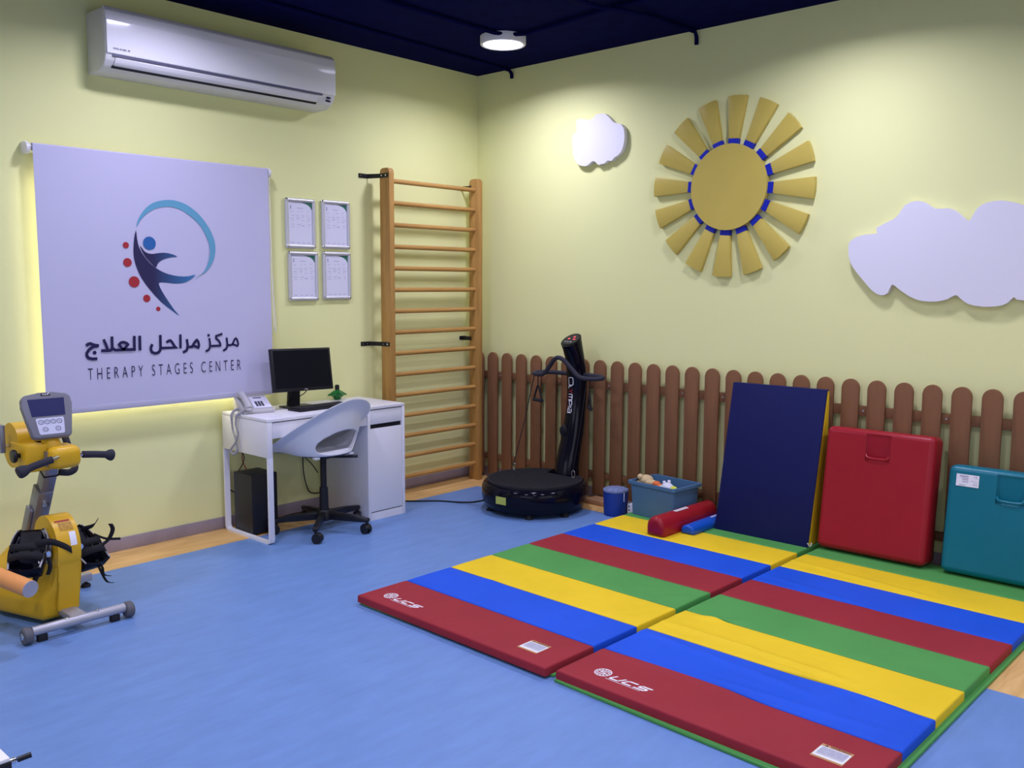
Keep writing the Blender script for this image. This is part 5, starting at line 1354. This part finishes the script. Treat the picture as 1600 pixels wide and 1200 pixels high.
# foot shells on the pedal arms
def webbing(pts, w, parent, name='loose_strap', axis=Vector((1, 0, 0))):
    P = catmull(pts, 6); mb = MB(); L = []
    for p in P: L.append((mb.bm.verts.new(p-axis*w/2), mb.bm.verts.new(p+axis*w/2)))
    for a, b_ in zip(L, L[1:]): mb.bm.faces.new((a[0], a[1], b_[1], b_[0]))
    o = mb.build(name, M_CLOTHBLACK, parent, angle=80)
    sd = o.modifiers.new('thickness', 'SOLIDIFY'); sd.thickness = 0.0025; sd.offset = 0
    return o
def foot_shell(xc, yc_, zc_, pitch, yaw):
    """sole plate with side walls and heel cup, tipped toe-up towards the user; local y runs heel to toe"""
    X = T(xc, yc_, zc_) @ RZ(yaw) @ RX(pitch)
    s_ = MB(X)
    cols = [-1, -1, -0.86, -0.5, 0, 0.5, 0.86, 1, 1]
    rows = []
    M_ = 12
    for i in range(M_+1):
        v = i/M_; y = -0.115+0.235*v
        hw = 0.060+0.012*math.sin(PI*min(1, v*1.15))
        if v > 0.8: hw *= 1-0.25*((v-0.8)/0.2)**2
        wall = 0.058*(1-v)**0.8+0.022*(1-0.5*v)
        row = []
        for k, c in enumerate(cols):
            z = wall if k in (0, len(cols)-1) else (0.010 if abs(c) == 1 else 0.0)
            row.append(s_.bm.verts.new((hw*c, y, z)))
        rows.append(row)
    # heel cup
    cup = [s_.bm.verts.new((v.co.x*0.94, v.co.y-0.010*(1-(v.co.x/0.05)**2), 0.080 if 0 < k < len(cols)-1 else v.co.z)) for k, v in enumerate(rows[0])]
    for k in range(1, len(cols)-2): s_.bm.faces.new((rows[0][k], rows[0][k+1], cup[k+1], cup[k]))
    for i in range(M_):
        for k in range(len(cols)-1): s_.bm.faces.new((rows[i][k], rows[i+1][k], rows[i+1][k+1], rows[i][k+1]))
    o = s_.build('foot_shell', M_BLACKGLOSS, bi, angle=60, flip=False)
    sd = o.modifiers.new('thickness', 'SOLIDIFY'); sd.thickness = 0.006; sd.offset = 0
    for s2 in (-1, 1):
        e = MB(X)
        e.tube([(s2*(rows_x+0.001), y, z) for rows_x, y, z in ((0.061, -0.112, 0.078), (0.067, -0.06, 0.062), (0.071, 0.0, 0.045), (0.068, 0.07, 0.024), (0.054, 0.115, 0.013))], 0.0042, 8, smooth=4)
        e.build('shell_trim', M_CAPGREY, o)
    pad = MB(X); pad.box((0, 0.045, 0.006), (0.088, 0.125, 0.012), 0.005, 2); pad.build('sole_pad', M_BLACKRUB, o)
    for y, h in ((-0.055, 0.105), (-0.005, 0.090)):
        P = [Vector((-0.072, y, 0.040)), Vector((-0.062, y-0.004, 0.078)), Vector((-0.02, y-0.008, h)), Vector((0.02, y-0.008, h)), Vector((0.062, y-0.004, 0.078)), Vector((0.072, y, 0.040))]
        webbing([X @ p for p in P], 0.034, o, 'strap', (X.to_3x3() @ Vector((0, 1, 0.15))).normalized())
    return o, X
# left pedal forward, right pedal behind
fl_, FX = foot_shell(BXC-0.128, -0.868, 0.335, math.radians(46), math.radians(-30))
fr_, FRX = foot_shell(BXC+0.140, -0.745, 0.275, math.radians(50), math.radians(12))
pa_ = MB(); pa_.tube([(BXC-0.055, CYc, CZc), (BXC-0.066, CYc, CZc), (BXC-0.070, CYc-0.05, CZc-0.01), (BXC-0.072, CYc-0.085, CZc-0.02)], 0.010, 10)
pa_.cyl((BXC-0.060, CYc-0.085, CZc-0.02), (BXC-0.112, CYc-0.085, CZc-0.02), 0.010, seg=12); pa_.build('pedal_arm', M_STEEL, bi)
MB().lathe([(0.0, 0.008), (0.010, 0.008), (0.013, 0.0), (0.013, -0.008)], 12, X=T(BXC-0.075, CYc-0.098, CZc-0.005) @ RX(PI/2)).build('bolt', M_STEEL, bi)
pb_ = MB(); pb_.tube([(BXC+0.055, CYc, CZc), (BXC+0.066, CYc, CZc), (BXC+0.070, CYc+0.05, CZc-0.03), (BXC+0.072, CYc+0.085, CZc-0.05)], 0.010, 10)
pb_.cyl((BXC+0.060, CYc+0.085, CZc-0.05), (BXC+0.112, CYc+0.085, CZc-0.05), 0.010, seg=12); pb_.build('pedal_arm', M_STEEL, bi)
MB().lathe([(0.0, 0.02), (0.014, 0.02), (0.017, 0.0), (0.017, -0.01)], 14, X=T(BXC+0.072, -0.90, 0.335) @ RX(PI/2)).build('bolt', M_STEEL, bi)
YAX = Vector((0.6, -0.8, 0)).normalized()
XAX = Vector((0.75, -0.66, 0))
webbing([(BXC-0.145, -0.93, 0.375), (BXC-0.11, -0.96, 0.400), (BXC-0.065, -0.965, 0.395), (BXC-0.02, -0.975, 0.370), (BXC+0.01, -0.98, 0.345)], 0.030, fl_, axis=Vector((0, 0.2, 1)).normalized())
webbing([(BXC-0.135, -0.955, 0.310), (BXC-0.14, -0.965, 0.255), (BXC-0.165, -0.965, 0.215), (BXC-0.195, -0.965, 0.200)], 0.024, fl_, axis=XAX)
webbing([(BXC-0.085, -0.965, 0.330), (BXC-0.083, -0.975, 0.290), (BXC-0.095, -0.975, 0.255)], 0.018, fl_, axis=XAX)
webbing([(BXC+0.155, -0.73, 0.365), (BXC+0.205, -0.745, 0.375), (BXC+0.225, -0.745, 0.398)], 0.030, fr_, axis=Vector((0.3, -0.5, 0.8)).normalized())
webbing([(BXC+0.19, -0.83, 0.285), (BXC+0.235, -0.84, 0.320), (BXC+0.255, -0.845, 0.365), (BXC+0.245, -0.845, 0.395)], 0.020, fr_, axis=XAX)
webbing([(BXC+0.19, -0.79, 0.345), (BXC+0.24, -0.80, 0.315), (BXC+0.31, -0.80, 0.300)], 0.012, fr_, axis=Vector((0, 0.3, 1)).normalized())
webbing([(BXC+0.175, -0.83, 0.230), (BXC+0.19, -0.84, 0.180), (BXC+0.215, -0.845, 0.120), (BXC+0.245, -0.845, 0.105)], 0.012, fr_, axis=XAX)
webbing([(BXC+0.180, -0.83, 0.230), (BXC+0.20, -0.84, 0.190), (BXC+0.205, -0.84, 0.155), (BXC+0.235, -0.84, 0.140)], 0.012, fr_, axis=XAX)

# orange padded roller of the neighbouring machine, reaching in from the left
og = thing('padded_roller', 'orange padded roller with a grey end cap in front of the therapy bike', 'roller', (-4.07, -0.93, 0))
a_, b2 = Vector((-3.838, -1.155, 0.268)), Vector((-3.945, -0.80, 0.315))
dv = (b2-a_).normalized()
MB().cyl(a_, a_+dv*0.42, 0.0365, seg=36).build('foam_sleeve', M_ORANGE, og)
MB().cyl(a_-dv*0.004, a_+dv*0.002, 0.0355, seg=36).build('end_cap', M_CAPGREY, og)
e_ = a_+dv*0.42
MB().cyl(e_, e_+dv*0.05, 0.014, seg=14).build('axle', M_STEEL, og)
q0 = e_+dv*0.045
MB().span(q0.x-0.02, q0.x+0.02, q0.y-0.02, q0.y+0.02, 0.0, q0.z+0.03, 0.004).build('upright', M_GREYMETAL, og)
MB().span(q0.x-0.14, q0.x+0.03, q0.y-0.05, q0.y+0.05, 0.0, 0.02, 0.004).build('foot_plate', M_GREYMETAL, og)

# table corner in the lower left
tb = thing('trolley_table', 'white table corner with a black edge and lever at the lower left', 'table', (-4.92, -2.95, 0))
tx1, ty0 = -4.611, -3.252
MB().span(-5.25, tx1, ty0, -2.70, 0.612, 0.620, 0.002).build('table_top', M_TABLEWHITE, tb)
MB().span(-5.25, tx1+0.002, ty0-0.002, -2.70, 0.592, 0.612, 0.002).build('edge_band', M_BLACK, tb)
MB().span(-5.24, tx1-0.004, ty0+0.004, -2.71, 0.05, 0.592, 0.002).build('cabinet', M_TABLEGREY, tb)
for x in (-5.2, tx1-0.05):
    for y in (ty0+0.05, -2.76): MB().cyl((x, y, 0), (x, y, 0.051), 0.02, seg=12).build('foot', M_BLACKRUB, tb)
lv = MB(); lv.cyl((tx1-0.004, ty0+0.012, 0.606), (tx1+0.012, ty0+0.006, 0.608), 0.006, seg=12); lv.ball((tx1+0.008, ty0+0.008, 0.608), 0.006, u=10, v=8)
lvo = lv.build('lever_rod', M_STEEL, tb)
MB().cyl((tx1+0.014, ty0+0.005, 0.608), (tx1+0.038, ty0-0.002, 0.612), 0.0055, seg=12).build('lever_grip', M_BLACK, lvo)
